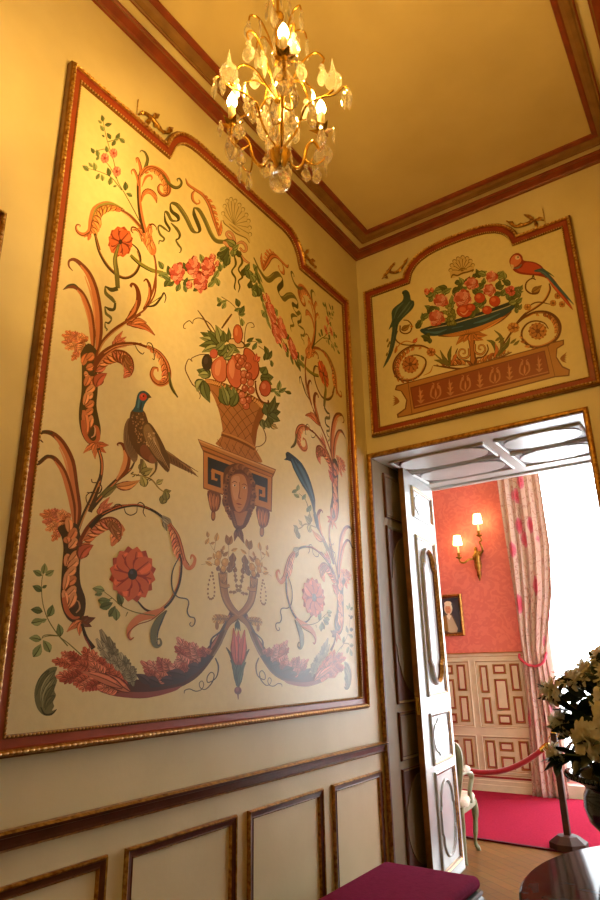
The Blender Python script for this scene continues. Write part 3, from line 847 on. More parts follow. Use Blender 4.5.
def petal(b, c, d, up, L, w, mi=0):
    """a curled petal: strip of quads from c along d, cupped towards up"""
    d = d.normalized(); s = d.cross(up)
    if s.length < 1e-3: s = d.cross(Vector((1, .3, 0)))
    s.normalize(); nn = s.cross(d)
    vs = []
    for i, (t, ww, h) in enumerate(((0, .15, 0), (.35, .8, .10), (.7, 1, .10), (.92, .72, -.03), (1.0, .25, -.10))):
        for j in (-1, 0, 1):
            vs.append(c+d*(L*t)+s*(w*ww*j*.5)+nn*(L*(h+(.10 if j else 0)*math.sin(t*3))+rf.uniform(-.04, .04)*L))
    b.add(vs, [(i*3+j, i*3+j+1, i*3+j+4, i*3+j+3) for i in range(4) for j in range(2)], mi, True)
rf = random.Random(11)
def leafblade(b, c, d, L, w):
    d = d.normalized(); s = d.cross(Vector((rf.uniform(-1, 1), rf.uniform(-1, 1), rf.uniform(.2, 1)))).normalized(); nn = s.cross(d)
    vs = []
    for t, ww in ((0, .12), (.25, .8), (.55, 1), (.8, .62), (1, .02)):
        dr = -nn*(L*.22*t*t)
        vs += [c+d*(L*t)+dr-s*(w*ww*.5), c+d*(L*t)+dr-nn*(w*.16*ww), c+d*(L*t)+dr+s*(w*ww*.5)]
    b.add(vs, [(i*3+j, i*3+j+1, i*3+j+4, i*3+j+3) for i in range(4) for j in range(2)], 0, True)
spots = [((551, 690), -1.05, .078, 'white bloom leaning out furthest left over the vase'), ((575, 679), -.92, .072, 'white bloom in the upper left row of the bouquet against the window'),
         ((588, 671), -1.0, .078, 'white bloom below the topmost one in the bouquet'), ((602, 658), -1.0, .080, 'topmost white bloom of the bouquet at the edge of the photo'),
         ((608, 676), -1.15, .078, 'white bloom close under the topmost one at the right edge'), ((606, 704), -1.26, .080, 'cream bloom at the right edge halfway up the bouquet'),
         ((560, 722), -1.02, .070, 'cream bloom below the furthest left one beside the barrier post'), ((577, 727), -.85, .070, 'greyish shaded bloom in the middle of the dark leaves'),
         ((589, 741), -1.24, .088, 'large cream bloom low at the front of the bouquet'), ((608, 733), -1.28, .082, 'cream bloom at the right edge beside the large front one'),
         ((553, 754), -1.06, .055, 'small white bloom lowest at the left just above the vase rim')]
core = Vector((VX-.02, VY, TZ+.27))
for i, ((px, py), yy, R, lab) in enumerate(spots):
    c = at(1, yy, px, py)
    fl = thing('flower', lab, 'flower', (core.x, core.y, core.z), 'white flowers in the black vase')
    out = (c-Vector((VX, VY, TZ+.55))).normalized()
    sb = MB()
    base = core+Vector((rf.uniform(-.06, .06), rf.uniform(-.06, .06), 0))
    mid = base.lerp(c, .5)+Vector((0, 0, .05))
    sp = cr([base, mid, c], 6)
    sb.tube(sp, [.006, .004], 6)
    sb.build('stem', M['stem'], fl)
    pb = MB()
    for k in range(64):
        ph = math.acos(1-1.5*(k+.5)/64); th = k*2.399
        t1 = out.orthogonal().normalized(); t2 = out.cross(t1)
        d = out*math.cos(ph)+(t1*math.cos(th)+t2*math.sin(th))*math.sin(ph)
        petal(pb, c-out*R*.25+d*R*.18, d+Vector((rf.uniform(-.2, .2), rf.uniform(-.2, .2), rf.uniform(-.2, .2))), out, R*rf.uniform(.62, .92), R*rf.uniform(.36, .58))
    pb.build('blossom', M['petal'], fl)
    lb = MB()
    for k in range(26):
        t = rf.uniform(.35, .97)
        p = Vector(sp[int(t*(len(sp)-1))])
        d = Vector((rf.uniform(-1, 1), rf.uniform(-1, 1), rf.uniform(-.6, .8)))+out*.5
        leafblade(lb, p, d, rf.uniform(.09, .15), rf.uniform(.035, .055))
    lb.build('leaves', M['leafgreen'], fl)
# ------------------------------------------------------------------ painted panels in gilt frames
def offset_path(path, d):
    n = len(path); out = []
    for i in range(n):
        p = Vector(path[i]); a = Vector(path[(i-1) % n]); c = Vector(path[(i+1) % n])
        t1 = (p-a).normalized(); t2 = (c-p).normalized()
        n1 = Vector((-t1.y, t1.x)); n2 = Vector((-t2.y, t2.x))
        q = p+(n1+n2)/max(.25, 1+n1.dot(n2))*d
        out.append((q.x, q.y))
    return out
def walk(path, step):
    n = len(path); carry = 0; out = []
    for i in range(n):
        a = Vector(path[i]); c = Vector(path[(i+1) % n]); L = (c-a).length; t = (c-a)/max(L, 1e-9)
        x = carry
        while x < L:
            out.append((a+t*x, t)); x += step
        carry = x-L
    return out

class Paint:
    """flat paint on a canvas: every brush mark is a thin patch of its own colour, later marks lie over earlier ones"""
    def __init__(s, ax, val, to3, h0, axis=None, step=5e-6):
        s.ax, s.val, s.to3, s.h0, s.axis, s.step = ax, val, to3, h0, axis, step
        s.mb = MB(); s.cells = {}; s.mir = False; s.rnd = random.Random(5)
        s.o = (0, 0, 1)
        s.maxl = 0
    def crop(s, x, y, k): s.o = (x, y, k)
    def uv(s, p):
        q = at(s.ax, s.val, s.o[0]+p[0]/s.o[2], s.o[1]+p[1]/s.o[2])
        return (q.y, q.z) if s.ax == 0 else (q.x, q.z)
    def put(s, col, uvs, faces):
        cl = lin(col) if isinstance(col, str) else col
        for mirror in ((False, True) if s.mir else (False,)):
            vv = [(2*s.axis-u, v) for u, v in uvs] if mirror else uvs
            keys = set()
            for f in faces: s.cover([vv[i] for i in f], keys)
            L = 1+max((s.cells.get(k, 0) for k in keys), default=0)
            for k in keys: s.cells[k] = L
            s.maxl = max(s.maxl, L)
            fs = [tuple(reversed(f)) for f in faces] if mirror else faces
            s.mb.add([s.to3(u, v, s.h0+L*s.step) for u, v in vv], fs, 0, False, cl)
    def cover(s, pg, keys, c=.006):
        """cells of a fine grid touched by a polygon"""
        n = len(pg)
        for i in range(n):
            (x0, y0), (x1, y1) = pg[i], pg[(i+1) % n]
            m = int(max(abs(x1-x0), abs(y1-y0))/(c*.5))+1
            for j in range(m+1):
                keys.add((math.floor((x0+(x1-x0)*j/m)/c), math.floor((y0+(y1-y0)*j/m)/c)))
        ys = [q[1] for q in pg]
        for r in range(math.floor(min(ys)/c), math.floor(max(ys)/c)+1):
            y = (r+.5)*c
            xs = sorted(x0+(y-y0)/(y1-y0)*(x1-x0) for (x0, y0), (x1, y1) in zip(pg, pg[1:]+pg[:1]) if (y0 > y) != (y1 > y))
            for k in range(0, len(xs)-1, 2):
                for q in range(math.floor(xs[k]/c), math.floor(xs[k+1]/c)+1): keys.add((q, r))
    def poly(s, col, pts, sm=0):
        if sm: pts = cr(pts, sm, True)
        uvs = [s.uv(p) for p in pts]
        ar = sum(uvs[i][0]*uvs[(i+1) % len(uvs)][1]-uvs[(i+1) % len(uvs)][0]*uvs[i][1] for i in range(len(uvs)))
        f = list(range(len(uvs)))
        s.put(col, uvs, [tuple(f if ar > 0 else f[::-1])])
    def stroke(s, col, pts, w, n=5):
        """w: one width, or a list of widths spread along the stroke (crop units)"""
        P = cr(pts, n) if len(pts) > 2 else [tuple(map(float, p)) for p in pts]
        m = len(P); L, R = [], []
        ws = w if isinstance(w, (list, tuple)) else [w]
        for i, p in enumerate(P):
            a = P[max(i-1, 0)]; c = P[min(i+1, m-1)]
            dx, dy = c[0]-a[0], c[1]-a[1]; l = math.hypot(dx, dy) or 1
            t = i/(m-1)*(len(ws)-1); k = min(int(t), len(ws)-2) if len(ws) > 1 else 0
            ww = ws[k]+(ws[k+1]-ws[k])*(t-k) if len(ws) > 1 else ws[0]
            ox, oy = -dy/l*ww/2, dx/l*ww/2
            L.append((p[0]+ox, p[1]+oy)); R.append((p[0]-ox, p[1]-oy))
        uvs = [s.uv(p) for p in L]+[s.uv(p) for p in R]
        fs = []
        for i in range(m-1):
            f = (i, i+1, m+i+1, m+i)
            ar = sum(uvs[f[j]][0]*uvs[f[(j+1) % 4]][1]-uvs[f[(j+1) % 4]][0]*uvs[f[j]][1] for j in range(4))
            fs.append(f if ar > 0 else f[::-1])
        s.put(col, uvs, fs)
    def leaf(s, col, a, b, w, bend=0, vein=None, out=None, rnd=False, half=1):
        ax, ay = a; bx, by = b
        dx, dy = bx-ax, by-ay
        nx, ny = -dy, dx
        l = math.hypot(dx, dy) or 1
        nx /= l; ny /= l
        mid = []
        for t in (0, .18, .38, .6, .8, 1):
            k = bend*l*math.sin(PI*t)*.5
            mid.append((ax+dx*t+nx*k, ay+dy*t+ny*k))
        pr = (.25, .72, .98, 1, .66, .05) if rnd == 2 else (.2, .66, .92, 1.02, .86, .30) if rnd else (.12, .72, 1, .86, .5, 0.02)
        if out:
            s.stroke(out, mid, [w*.3, w*1.1+1.5, w*1.14+1.5, w*.6, 2.5], 2)
        L = [(m[0]+nx*w*.5*k, m[1]+ny*w*.5*k) for m, k in zip(mid, pr)]
        R = [(m[0]-nx*w*.5*k, m[1]-ny*w*.5*k) for m, k in zip(mid, pr)]
        s.poly(col, L+R[::-1])
        if w*l > 150/s.o[2]*3:
            c0 = lin(col); hi = tuple(min(1, v*1.42+.008) for v in c0[:3])+(1,)
            H_ = [(m[0]+nx*w*.42*k*half, m[1]+ny*w*.42*k*half) for m, k in zip(mid[1:5], pr[1:5])]
            s.poly(hi, H_+[(m[0]+nx*w*.10*half, m[1]+ny*w*.10*half) for m in mid[4:0:-1]])
        if vein: s.stroke(vein, mid[:5], [max(1.2, w*.10), max(.8, w*.05)], 2)
    def acan(s, spine, w, cols, side=1, n=9, rise=.7, prof=None, edge=None):
        """acanthus leaf: rounded lobes leaving a curved spine on one side (1, -1) or both (0)"""
        P = cr(spine, 10)
        m = len(P)
        for i in range(n):
            t = (i+.6)/n
            if prof: 
                q = t*(len(prof)-1); k = min(int(q), len(prof)-2); ww = w*(prof[k]+(prof[k+1]-prof[k])*(q-k))
            else: ww = w*(math.sin(PI*min(1, t*.93+.07))**.7)
            j = min(int(t*(m-1)), m-2)
            p = P[j]; c = P[min(j+2, m-1)]; a = P[max(j-2, 0)]
            dx, dy = c[0]-a[0], c[1]-a[1]; l = math.hypot(dx, dy) or 1
            dx /= l; dy /= l
            for sd in ((1, -1) if side == 0 else (side,)):
                tip = (p[0]-dy*sd*ww*.92+dx*ww*(rise+.55), p[1]+dx*sd*ww*.92+dy*ww*(rise+.55))
                col = cols[s.rnd.randrange(len(cols)-1)]
                s.leaf(col, p, tip, ww*.66, .22*sd, cols[-1], edge or cols[-1], True, sd)
        s.stroke(cols[-1], spine, [w*.05+1, w*.13+1, w*.04+1])
    def frond(s, col, a, c, w, edge):
        """small acanthus frond: round lobes either side of a straight rib"""
        dx, dy = c[0]-a[0], c[1]-a[1]; l = math.hypot(dx, dy) or 1
        dx /= l; dy /= l
        s.leaf(col, a, c, w*.8, 0, None, edge, True)
        c0 = lin(col)
        for i in range(4):
            t = .22+.17*i
            p = (a[0]+dx*l*t, a[1]+dy*l*t); k = w*(.62-.07*i)
            for sd in (1, -1):
                v = s.rnd.uniform(.85, 1.2)
                s.leaf(tuple(q*v for q in c0[:3])+(1,), p, (p[0]-dy*sd*k+dx*k*.9, p[1]+dx*sd*k+dy*k*.9), k*.62, .2*sd, edge, edge, True, sd)
        p = (a[0]+dx*l*.72, a[1]+dy*l*.72)
        s.leaf(tuple(q*1.12 for q in c0[:3])+(1,), p, c, w*.36, 0, edge, edge, True)
        s.stroke(edge, [a, p], [1.5, 2.5])
    def ell(s, col, cx, cy, rx, ry, rot=0, n=14):
        c, q = math.cos(rot), math.sin(rot)
        s.poly(col, [(cx+rx*math.cos(2*PI*i/n)*c-ry*math.sin(2*PI*i/n)*q, cy+rx*math.cos(2*PI*i/n)*q+ry*math.sin(2*PI*i/n)*c) for i in range(n)])
    def flower(s, cx, cy, rx, ry, n, col, dark, vein, cen, rc=.2, rot=0):
        for ring, (cc, k, wk, off) in enumerate(((dark, 1.0, .75, .5), (col, .98, .86, 0))):
            for i in range(n):
                a = rot+2*PI*(i+off)/n
                w = 2*PI*(rx+ry)/2/n*wk*.8
                s.leaf(cc, (cx+rx*.12*math.cos(a), cy+ry*.12*math.sin(a)), (cx+rx*k*math.cos(a), cy+ry*k*math.sin(a)), w*1.3, 0, vein, vein, 2)
        s.ell(cen, cx, cy, rx*rc, ry*rc)
    def rose(s, cx, cy, r, cols=('#b8443a', '#d8705a', '#e89a80'), ry=None):
        ry = ry or r*1.15
        s.poly('#8a2c28', [(cx+r*(1.0+.13*math.cos(3.2*q+cx)+.09*math.sin(5*q+cy))*math.cos(q), cy+ry*(1.0+.13*math.cos(3.2*q+cx)+.09*math.sin(5*q+cy))*math.sin(q)) for q in [2*PI*i/20 for i in range(20)]])
        for i in range(7):
            q = 2*PI*i/7+cx
            s.leaf(cols[i % 3], (cx+r*.3*math.cos(q), cy+ry*.3*math.sin(q)), (cx+r*(1.1+.12*math.sin(i*2.3+cy))*math.cos(q+.25), cy+ry*(1.1+.12*math.sin(i*2.3+cy))*math.sin(q+.25)), r*.75, .15, '#8a2c28', '#8a2c28', True)
        for k, (rad, cc, n) in enumerate(((.72, cols[0], 6), (.56, cols[1], 5), (.34, cols[2], 4), (.16, cols[0], 3))):
            for i in range(n):
                a = 2*PI*i/n+k*.6
                x, y = cx+r*rad*math.cos(a)*.85, cy+ry*rad*math.sin(a)*.85
                s.ell('#8a2c28', x+r*.02, y+r*.02, r*.36*(1.1-k*.15), ry*.30*(1.1-k*.15), a+PI/2, 10)
                s.ell(cols[(k+i) % 3], x, y, r*.34*(1.1-k*.15), ry*.27*(1.1-k*.15), a+PI/2, 10)
    def sprig(s, stem, leaves, col=('#5c6430', '#74793c', '#474f26'), sw=5, lw=.5, stemcol='#5a5a2c'):
        for st in stem: s.stroke(stemcol, st, [sw, sw*.5])
        for x, y, a, l in leaves:
            a = math.radians(a)
            s.leaf(col[s.rnd.randrange(len(col))], (x-math.cos(a)*l*.5, y+math.sin(a)*l*.5), (x+math.cos(a)*l*.5, y-math.sin(a)*l*.5), l*lw, .1, '#33381c')

def framed_panel(name, label, loc, outer, to3, ax):
    t = thing(name, label, 'painted panel', loc)
    fm = MB()
    fm.sweep(outer, [(0, 0), (0, .034), (.006, .040), (.028, .040), (.032, .030), (.062, .027), (.062, .010)], to3, True, 1, [0, 0, 0, 1, 1, 1])
    fm.build('frame', [M['woodside'], M['redband']], t)
    g = MB()
    g.sweep(offset_path(outer, .006), [(0, .039), (.004, .048), (.011, .053), (.018, .048), (.022, .039)], to3, True, 1)
    for i, (p, d) in enumerate(walk(offset_path(outer, .017), .026)):
        long_ = i % 4 != 3
        c = to3(p.x, p.y, .051)
        e = (to3(p.x+d.x, p.y+d.y, .051)-c).normalized(); nn = (to3(p.x, p.y, 1)-to3(p.x, p.y, 0)).normalized(); s2 = nn.cross(e)
        mt = Matrix((e, s2, nn)).transposed()
        g.ell(c, .012 if long_ else .007, .0065, .005, 6, 4, 1, mt)
    g.build('gilt_moulding', [M['gilt'], M['giltlight']], t)
    bd = MB()
    bd.sweep(offset_path(outer, .062), [(0, .026), (.004, .030), (.009, .030), (.013, .012)], to3, True, 1)
    for p, d in walk(offset_path(outer, .070), .017):
        bd.ell(to3(p.x, p.y, .030), .0052, .0052, .0052, 5, 3, 1)
    bd.build('bead_trim', [M['woodside'], M['giltlight']], t)
    return t

LC = -1.647
def arcs(c, pts, base): return [(c+x, z) for x, z in pts]
shl = [(.737, 4.529), (.722, 4.575), (.695, 4.63), (.655, 4.68), (.60, 4.72), (.53, 4.742), (.46, 4.75)]
out_l = [(-3.04, 1.303), (-.254, 1.303), (-.254, 4.529)]+[(LC+x, z) for x, z in shl]+[(LC-x, z) for x, z in shl[::-1]]+[(-3.04, 4.529)]
BC = .943
shb = [(.490, 4.716), (.478, 4.755), (.45, 4.80), (.41, 4.843), (.35, 4.882), (.27, 4.912), (.18, 4.928), (.08, 4.935)]
out_b = [(.069, 3.349), (1.817, 3.349), (1.817, 4.716)]+[(BC+x, z) for x, z in shb]+[(BC-x, z) for x, z in shb[::-1]]+[(.069, 4.716)]
CANVAS = '#dccf9f'
mural = framed_panel('painted_wall_panel', 'large gilt-framed painted panel with a pheasant, scrolls and a fruit basket on the left wall', (0, LC, 1.303), out_l, XP, 0)
over = framed_panel('painted_overdoor_panel', 'wide gilt-framed painted panel with a red parrot and flower bowl above the doorway', (BC, 0, 3.349), out_b, YP, 1)
PL = Paint(0, .014, XP, .012, LC)
PB = Paint(1, -.014, YP, .012, BC)
for P_, o_ in ((PL, out_l), (PB, out_b)):
    q = offset_path(o_, .068)
    P_.mb.add([P_.to3(u, v, .012) for u, v in q], [tuple(range(len(q)))], 0, False, lin(CANVAS))
# ---- palette of the painter
ORG = ('#c67a4c', '#d69664', '#b8643c', '#74381e')
RED = ('#b45a40', '#c27254', '#9c4634', '#5a2820')
PNK = ('#b06a58', '#c08272', '#9c5448', '#5e342e')
GRN = ('#66764a', '#7d8a58', '#4e5c36', '#333c24')
GRY = ('#827c62', '#979072', '#6a664e', '#454234')
BRN = ('#94693c', '#ab8250', '#7c5430', '#4a3220')
DK = '#453424'; DK2 = '#30281f'; BLU = '#39444a'; STEM = '#8a4c30'; OLV = '#6a6638'
p = PL
p.mir = True
# rose sprig in the top corner
p.crop(50, 100, 6)
p.sprig([[(572, 792), (510, 670), (450, 560), (405, 480), (385, 370), (350, 260), (330, 180), (318, 108)], [(432, 540), (370, 465), (300, 430), (215, 405)], [(400, 470), (360, 400), (320, 350)], [(350, 250), (400, 235)], [(380, 350), (340, 295), (260, 310)], [(385, 515), (395, 520)]],
        [(315, 108, 100, 42), (300, 130, 140, 30), (352, 145, 10, 44), (312, 168, 120, 42), (320, 215, 140, 22), (354, 215, 120, 44), (384, 255, 60, 44), (408, 215, 60, 46), (432, 242, 140, 46), (400, 235, 20, 34), (340, 293, 100, 42), (256, 303, 120, 40), (285, 318, 100, 46), (288, 345, 60, 34), (214, 408, 140, 50), (243, 388, 130, 36), (268, 398, 100, 52), (288, 456, 60, 42), (314, 465, 100, 42), (352, 430, 100, 54), (362, 484, 80, 50), (453, 515, 90, 56), (476, 568, 150, 42), (392, 515, 20, 24)], GRN[:3], 6, .58, '#6a6c3a')
for x, y, r in ((330, 348, 26), (383, 318, 24), (402, 428, 26)):
    p.flower(x, y, r, r*1.25, 5, '#d98478', '#cc6a64', '#b04848', '#a03a3a', .3)
# acanthus curl at the top left and its stem
p.stroke(STEM, [(600, 855), (555, 775), (480, 690), (400, 645)], [22, 18, 14, 10])
p.stroke('#d49a5c', [(580, 850), (535, 765), (470, 695), (400, 650)], [7, 5, 3])
p.stroke(ORG[0], [(430, 655), (380, 632), (330, 632), (280, 662), (258, 720), (246, 780), (215, 806), (180, 800), (160, 778), (160, 752), (180, 748)], [10, 34, 52, 60, 50, 40, 28, 20, 14, 10, 6])
p.acan([(450, 660), (390, 630), (330, 628), (275, 660), (255, 720), (240, 790), (205, 812)], 64, ('#c88a54', '#b58a4c', '#c4714a', '#7a3a22'), -1, 11, .5)
p.stroke('#8a8a4a', [(440, 650), (380, 622), (320, 624), (275, 655), (254, 720)], [4, 12, 14, 10, 3])
p.stroke('#7a3a22', [(240, 790), (200, 812), (168, 796), (155, 770), (162, 746), (182, 750), (180, 762)], [5, 7, 6, 5, 4])
p.stroke(ORG[3], [(272, 800), (285, 850), (300, 900)], [10, 14, 12])
p.leaf(ORG[0], (575, 830), (490, 780), 26, .5, ORG[3], ORG[3])
p.stroke(ORG[3], [(530, 790), (505, 762), (488, 775), (500, 800)], [6, 6, 4, 3])
# calyx and standing scroll
p.crop(130, 150, 6)
p.stroke(DK, [(62, 120), (52, 200), (55, 300), (66, 400), (92, 495)], [8, 20, 22, 24, 26])
p.stroke(ORG[0], [(66, 120), (60, 200), (62, 300), (76, 400), (100, 495)], [6, 12, 13, 14, 14])
p.poly(ORG[0], [(92, 495), (105, 460), (118, 440), (134, 456), (132, 500), (140, 540), (160, 590), (152, 626), (128, 628), (104, 590), (78, 545)], 3)
for a, c, w in (((120, 520), (104, 590), 22), ((112, 480), (100, 545), 20), ((124, 460), (130, 520), 20), ((130, 540), (150, 600), 20), ((112, 560), (130, 622), 22)):
    p.leaf(ORG[1], a, c, w, .1, ORG[3], ORG[3])
p.stroke(ORG[3], [(78, 548), (60, 500), (40, 470), (15, 462), (8, 482), (20, 496)], [14, 10, 10, 9, 7, 5])
p.stroke(ORG[1], [(80, 548), (60, 504), (40, 474), (18, 466)], [7, 5, 4, 3])
p.stroke(ORG[3], [(118, 450), (138, 444), (158, 462), (160, 480)], [12, 9, 6, 3])
p.stroke(ORG[0], [(70, 150), (62, 95), (46, 50), (38, 52), (42, 76)], [20, 18, 10, 8, 4]); p.stroke(ORG[3], [(78, 150), (70, 95), (52, 46), (38, 48)], [4, 4, 3])
p.stroke(OLV, [(72, 145), (98, 90), (106, 50), (92, 15), (70, 2), (60, 14)], [12, 20, 18, 12, 7, 4]); p.stroke(DK2, [(80, 140), (106, 92), (112, 50), (96, 12), (70, -2)], [3, 5, 4, 3])
p.stroke(ORG[0], [(54, 215), (44, 160), (24, 120), (10, 126), (14, 146)], [12, 16, 12, 8, 4]); p.stroke(ORG[3], [(58, 215), (50, 160), (28, 114), (10, 120)], [3, 4, 3])
p.stroke(ORG[0], [(58, 165), (90, 118), (135, 108), (180, 130), (215, 170), (232, 220), (228, 258), (200, 270), (176, 250), (172, 222), (184, 204), (198, 214)], [14, 26, 34, 40, 40, 36, 28, 22, 18, 13, 9, 6])
p.acan([(70, 150), (120, 112), (170, 124), (212, 168), (228, 225), (222, 262), (195, 268)], 34, (ORG[1], ORG[0], ORG[2], ORG[3]), 1, 9, .5)
p.stroke(ORG[3], [(60, 160), (100, 106), (150, 104), (200, 140), (236, 205), (238, 255), (205, 276), (174, 254), (166, 222), (184, 200)], [4, 5, 5, 5, 6, 6, 5, 4, 3])
p.stroke(OLV, [(200, 150), (235, 200), (270, 224), (298, 218), (310, 195), (298, 172), (284, 176), (288, 188)], [8, 18, 20, 16, 12, 9, 6, 4]); p.stroke(DK2, [(235, 208), (270, 232), (302, 224), (315, 195), (300, 168), (282, 172)], [3, 5, 4, 3])
p.poly(ORG[0], [(66, 300), (72, 260), (96, 236), (130, 238), (156, 264), (162, 318), (148, 296), (128, 270), (104, 262), (84, 280), (72, 310)], 3)
p.stroke(ORG[3], [(68, 300), (76, 254), (104, 232), (140, 244), (162, 275), (162, 318)], [3, 5, 5, 4, 3]); p.stroke('#d49a78', [(90, 262), (120, 250), (148, 280)], [3, 6, 3])
p.stroke(ORG[0], [(72, 220), (95, 165), (122, 152), (134, 166), (128, 180)], [4, 16, 14, 9, 4])
p.stroke(STEM, [(146, 630), (157, 700), (156, 760), (140, 840), (112, 905)], [12, 13, 13, 14, 16])
p.stroke('#d6a070', [(143, 640), (153, 700), (152, 760)], [3, 4, 3])
# ring round the red blossom
p.crop(0, 50, 3)
p.stroke(BRN[3], [(285, 550), (298, 605), (328, 655), (370, 684), (405, 672), (422, 635), (415, 600), (393, 578)], [6, 6.5, 7, 7, 6.5, 6, 5, 3])
p.stroke(BRN[0], [(287, 555), (301, 605), (331, 652), (370, 680), (402, 669), (419, 634), (412, 602)], [2.5, 3, 3, 3, 2.5])
p.flower(362, 575, 38, 48, 6, '#c6603c', '#a8442c', '#7c2a22', '#3c2a22', .16, .3)
p.stroke('#86863e', [(392, 615), (420, 640), (455, 660), (490, 668)], [9, 11, 12, 10]); p.stroke(DK2, [(394, 622), (422, 647), (458, 667)], [3, 3, 2])
# spiralling green ribbon under the blossom
p.crop(40, 240, 6)
p.stroke(OLV, [(475, 25), (452, 110), (462, 200), (468, 290)], [14, 26, 30, 26]); p.stroke('#8d8a4c', [(470, 40), (450, 120), (458, 200)], [4, 8, 6])
p.stroke('#4a4826', [(468, 290), (430, 298), (392, 276)], [26, 26, 6]); p.stroke(OLV, [(392, 278), (396, 318), (430, 350), (452, 376)], [6, 20, 24, 14]); p.stroke('#4a4826', [(453, 376), (446, 414), (420, 416), (390, 398)], [12, 18, 20, 5])
p.stroke(OLV, [(390, 400), (398, 440), (424, 462), (430, 480)], [6, 16, 16, 8]); p.stroke('#4a4826', [(430, 480), (412, 498), (392, 490)], [8, 14, 4]); p.stroke(OLV, [(392, 492), (392, 520), (404, 536), (398, 546)], [5, 10, 9, 4])
# upper trunk, its tall blades and acanthus
p.stroke(ORG[3], [(342, 695), (356, 560), (352, 430), (330, 300), (294, 205), (244, 142), (205, 116), (176, 126), (176, 158), (198, 184)], [20, 44, 46, 44, 36, 26, 20, 14, 10, 4])
p.stroke(ORG[0], [(338, 690), (348, 560), (344, 430), (322, 305), (288, 212), (245, 150)], [8, 24, 28, 26, 20, 8]); p.stroke(ORG[1], [(330, 560), (326, 430), (306, 320), (270, 215)], [6, 12, 12, 5])
p.stroke(ORG[3], [(320, 695), (318, 560), (300, 435), (262, 335), (222, 288), (180, 280), (140, 297)], [12, 34, 36, 30, 22, 20, 4])
p.stroke(ORG[0], [(316, 690), (310, 560), (293, 440), (258, 342), (224, 298)], [6, 22, 24, 20, 8]); p.stroke(ORG[1], [(300, 520), (280, 430), (250, 350)], [5, 10, 4]); p.stroke('#3c3a20', [(232, 284), (205, 266), (172, 272), (140, 297)], [6, 9, 12, 3])
for i, (x, y) in enumerate(((132, 568), (130, 612), (150, 650), (192, 724), (214, 690), (238, 678), (152, 546), (192, 552), (236, 566), (262, 590))):
    p.frond((ORG[0], RED[1], ORG[1])[i % 3], (268, 615), (x, y), 46, ORG[3])
p.crop(30, 350, 6)
p.poly('#4a3a20', [(305, 20), (312, 90), (312, 200), (308, 270), (296, 350), (296, 430), (312, 505), (345, 556), (382, 568), (414, 546), (426, 480), (412, 400), (400, 330), (408, 230), (402, 150), (420, 60), (400, 0), (350, -40)], 4)
for a, c, w in (((345, 20), (318, 90), 40), ((340, 60), (382, 20), 46), ((338, 110), (384, 92), 44), ((326, 150), (350, 140), 40), ((336, 200), (392, 165), 46), ((330, 215), (356, 150), 40), ((336, 255), (390, 210), 42), ((328, 290), (378, 258), 42), ((334, 340), (384, 308), 42), ((330, 385), (378, 350), 40), ((324, 330), (344, 250), 36), ((340, 480), (372, 392), 40), ((336, 520), (322, 360), 44)):
    p.leaf(p.rnd.choice(ORG[:2]), a, c, w, .1, ORG[3], ORG[3], True)
p.stroke(ORG[2], [(318, 420), (326, 490), (350, 540), (384, 556), (410, 530), (404, 470), (385, 450)], [24, 26, 24, 20, 24, 20, 6]); p.stroke('#d8a47c', [(368, 525), (388, 510), (392, 475), (384, 456)], [5, 10, 9, 3])
for x, y in ((320, 620), (346, 600), (392, 655), (458, 618), (474, 570), (425, 592), (380, 620)): p.leaf(ORG[0] if x < 400 else ORG[2], (398, 560), (x, y), 30, .1, ORG[3], ORG[3])
p.crop(40, 240, 6)
p.acan([(325, 800), (360, 720), (430, 668), (500, 668), (550, 710), (562, 770), (548, 812)], 92, (ORG[0], RED[1], ORG[1], ORG[3]), 1, 13, .45, (.5, .8, 1, 1, .8, .6, .4))
for x, y in ((505, 730), (530, 760), (548, 800), (560, 760)): p.leaf('#8a5a34', (510, 690), (x, y), 30, .15, ORG[3], ORG[3])
p.leaf(RED[0], (335, 880), (404, 800), 60, -.3, ORG[3], ORG[3])
p.stroke(ORG[3], [(325, 780), (370, 705), (440, 645), (520, 628), (610, 622)], [26, 26, 20, 14, 10]); p.stroke(ORG[0], [(345, 760), (385, 705), (450, 655), (520, 638)], [5, 9, 7, 3])
for x, y in ((498, 545), (520, 580), (480, 580), (460, 590), (515, 605)): p.leaf(RED[1], (448, 640), (x, y), 30, -.1, ORG[3], ORG[3])
p.stroke(ORG[3], [(330, 735), (365, 630), (430, 552), (510, 495), (605, 445)], [18, 22, 22, 18, 14]); p.stroke('#c08a54', [(340, 720), (375, 625), (438, 558), (510, 505)], [6, 9, 8, 5])
p.stroke(ORG[3], [(512, 492), (555, 440), (588, 380), (594, 330), (580, 280), (556, 260), (542, 272), (552, 284)], [10, 38, 34, 24, 16, 11, 8, 4]); p.stroke(ORG[1], [(520, 480), (556, 430), (582, 380), (586, 330)], [6, 20, 18, 6])
p.leaf(ORG[0], (515, 490), (640, 505), 40, -.15, ORG[3], ORG[3])
p.crop(0, 50, 3)
p.stroke(STEM, [(370, 818), (410, 796), (440, 772), (466, 725), (468, 640)], [6, 6, 5.5, 5, 4.5])
p.stroke(ORG[3], [(376, 812), (400, 790), (414, 755), (412, 720), (400, 702), (393, 712)], [5, 18, 14, 9, 5, 3]); p.stroke(ORG[0], [(382, 806), (402, 782), (411, 750)], [3, 9, 4])
p.stroke(ORG[3], [(430, 778), (448, 745), (450, 710), (440, 688), (431, 694)], [4, 12, 9, 6, 3]); p.stroke(ORG[0], [(434, 770), (447, 742), (448, 712)], [2, 6, 3])
p.leaf(ORG[2], (380, 822), (465, 856), 20, -.3, ORG[3], ORG[3]); p.leaf(ORG[0], (395, 820), (440, 818), 16, -.3, ORG[3], ORG[3])
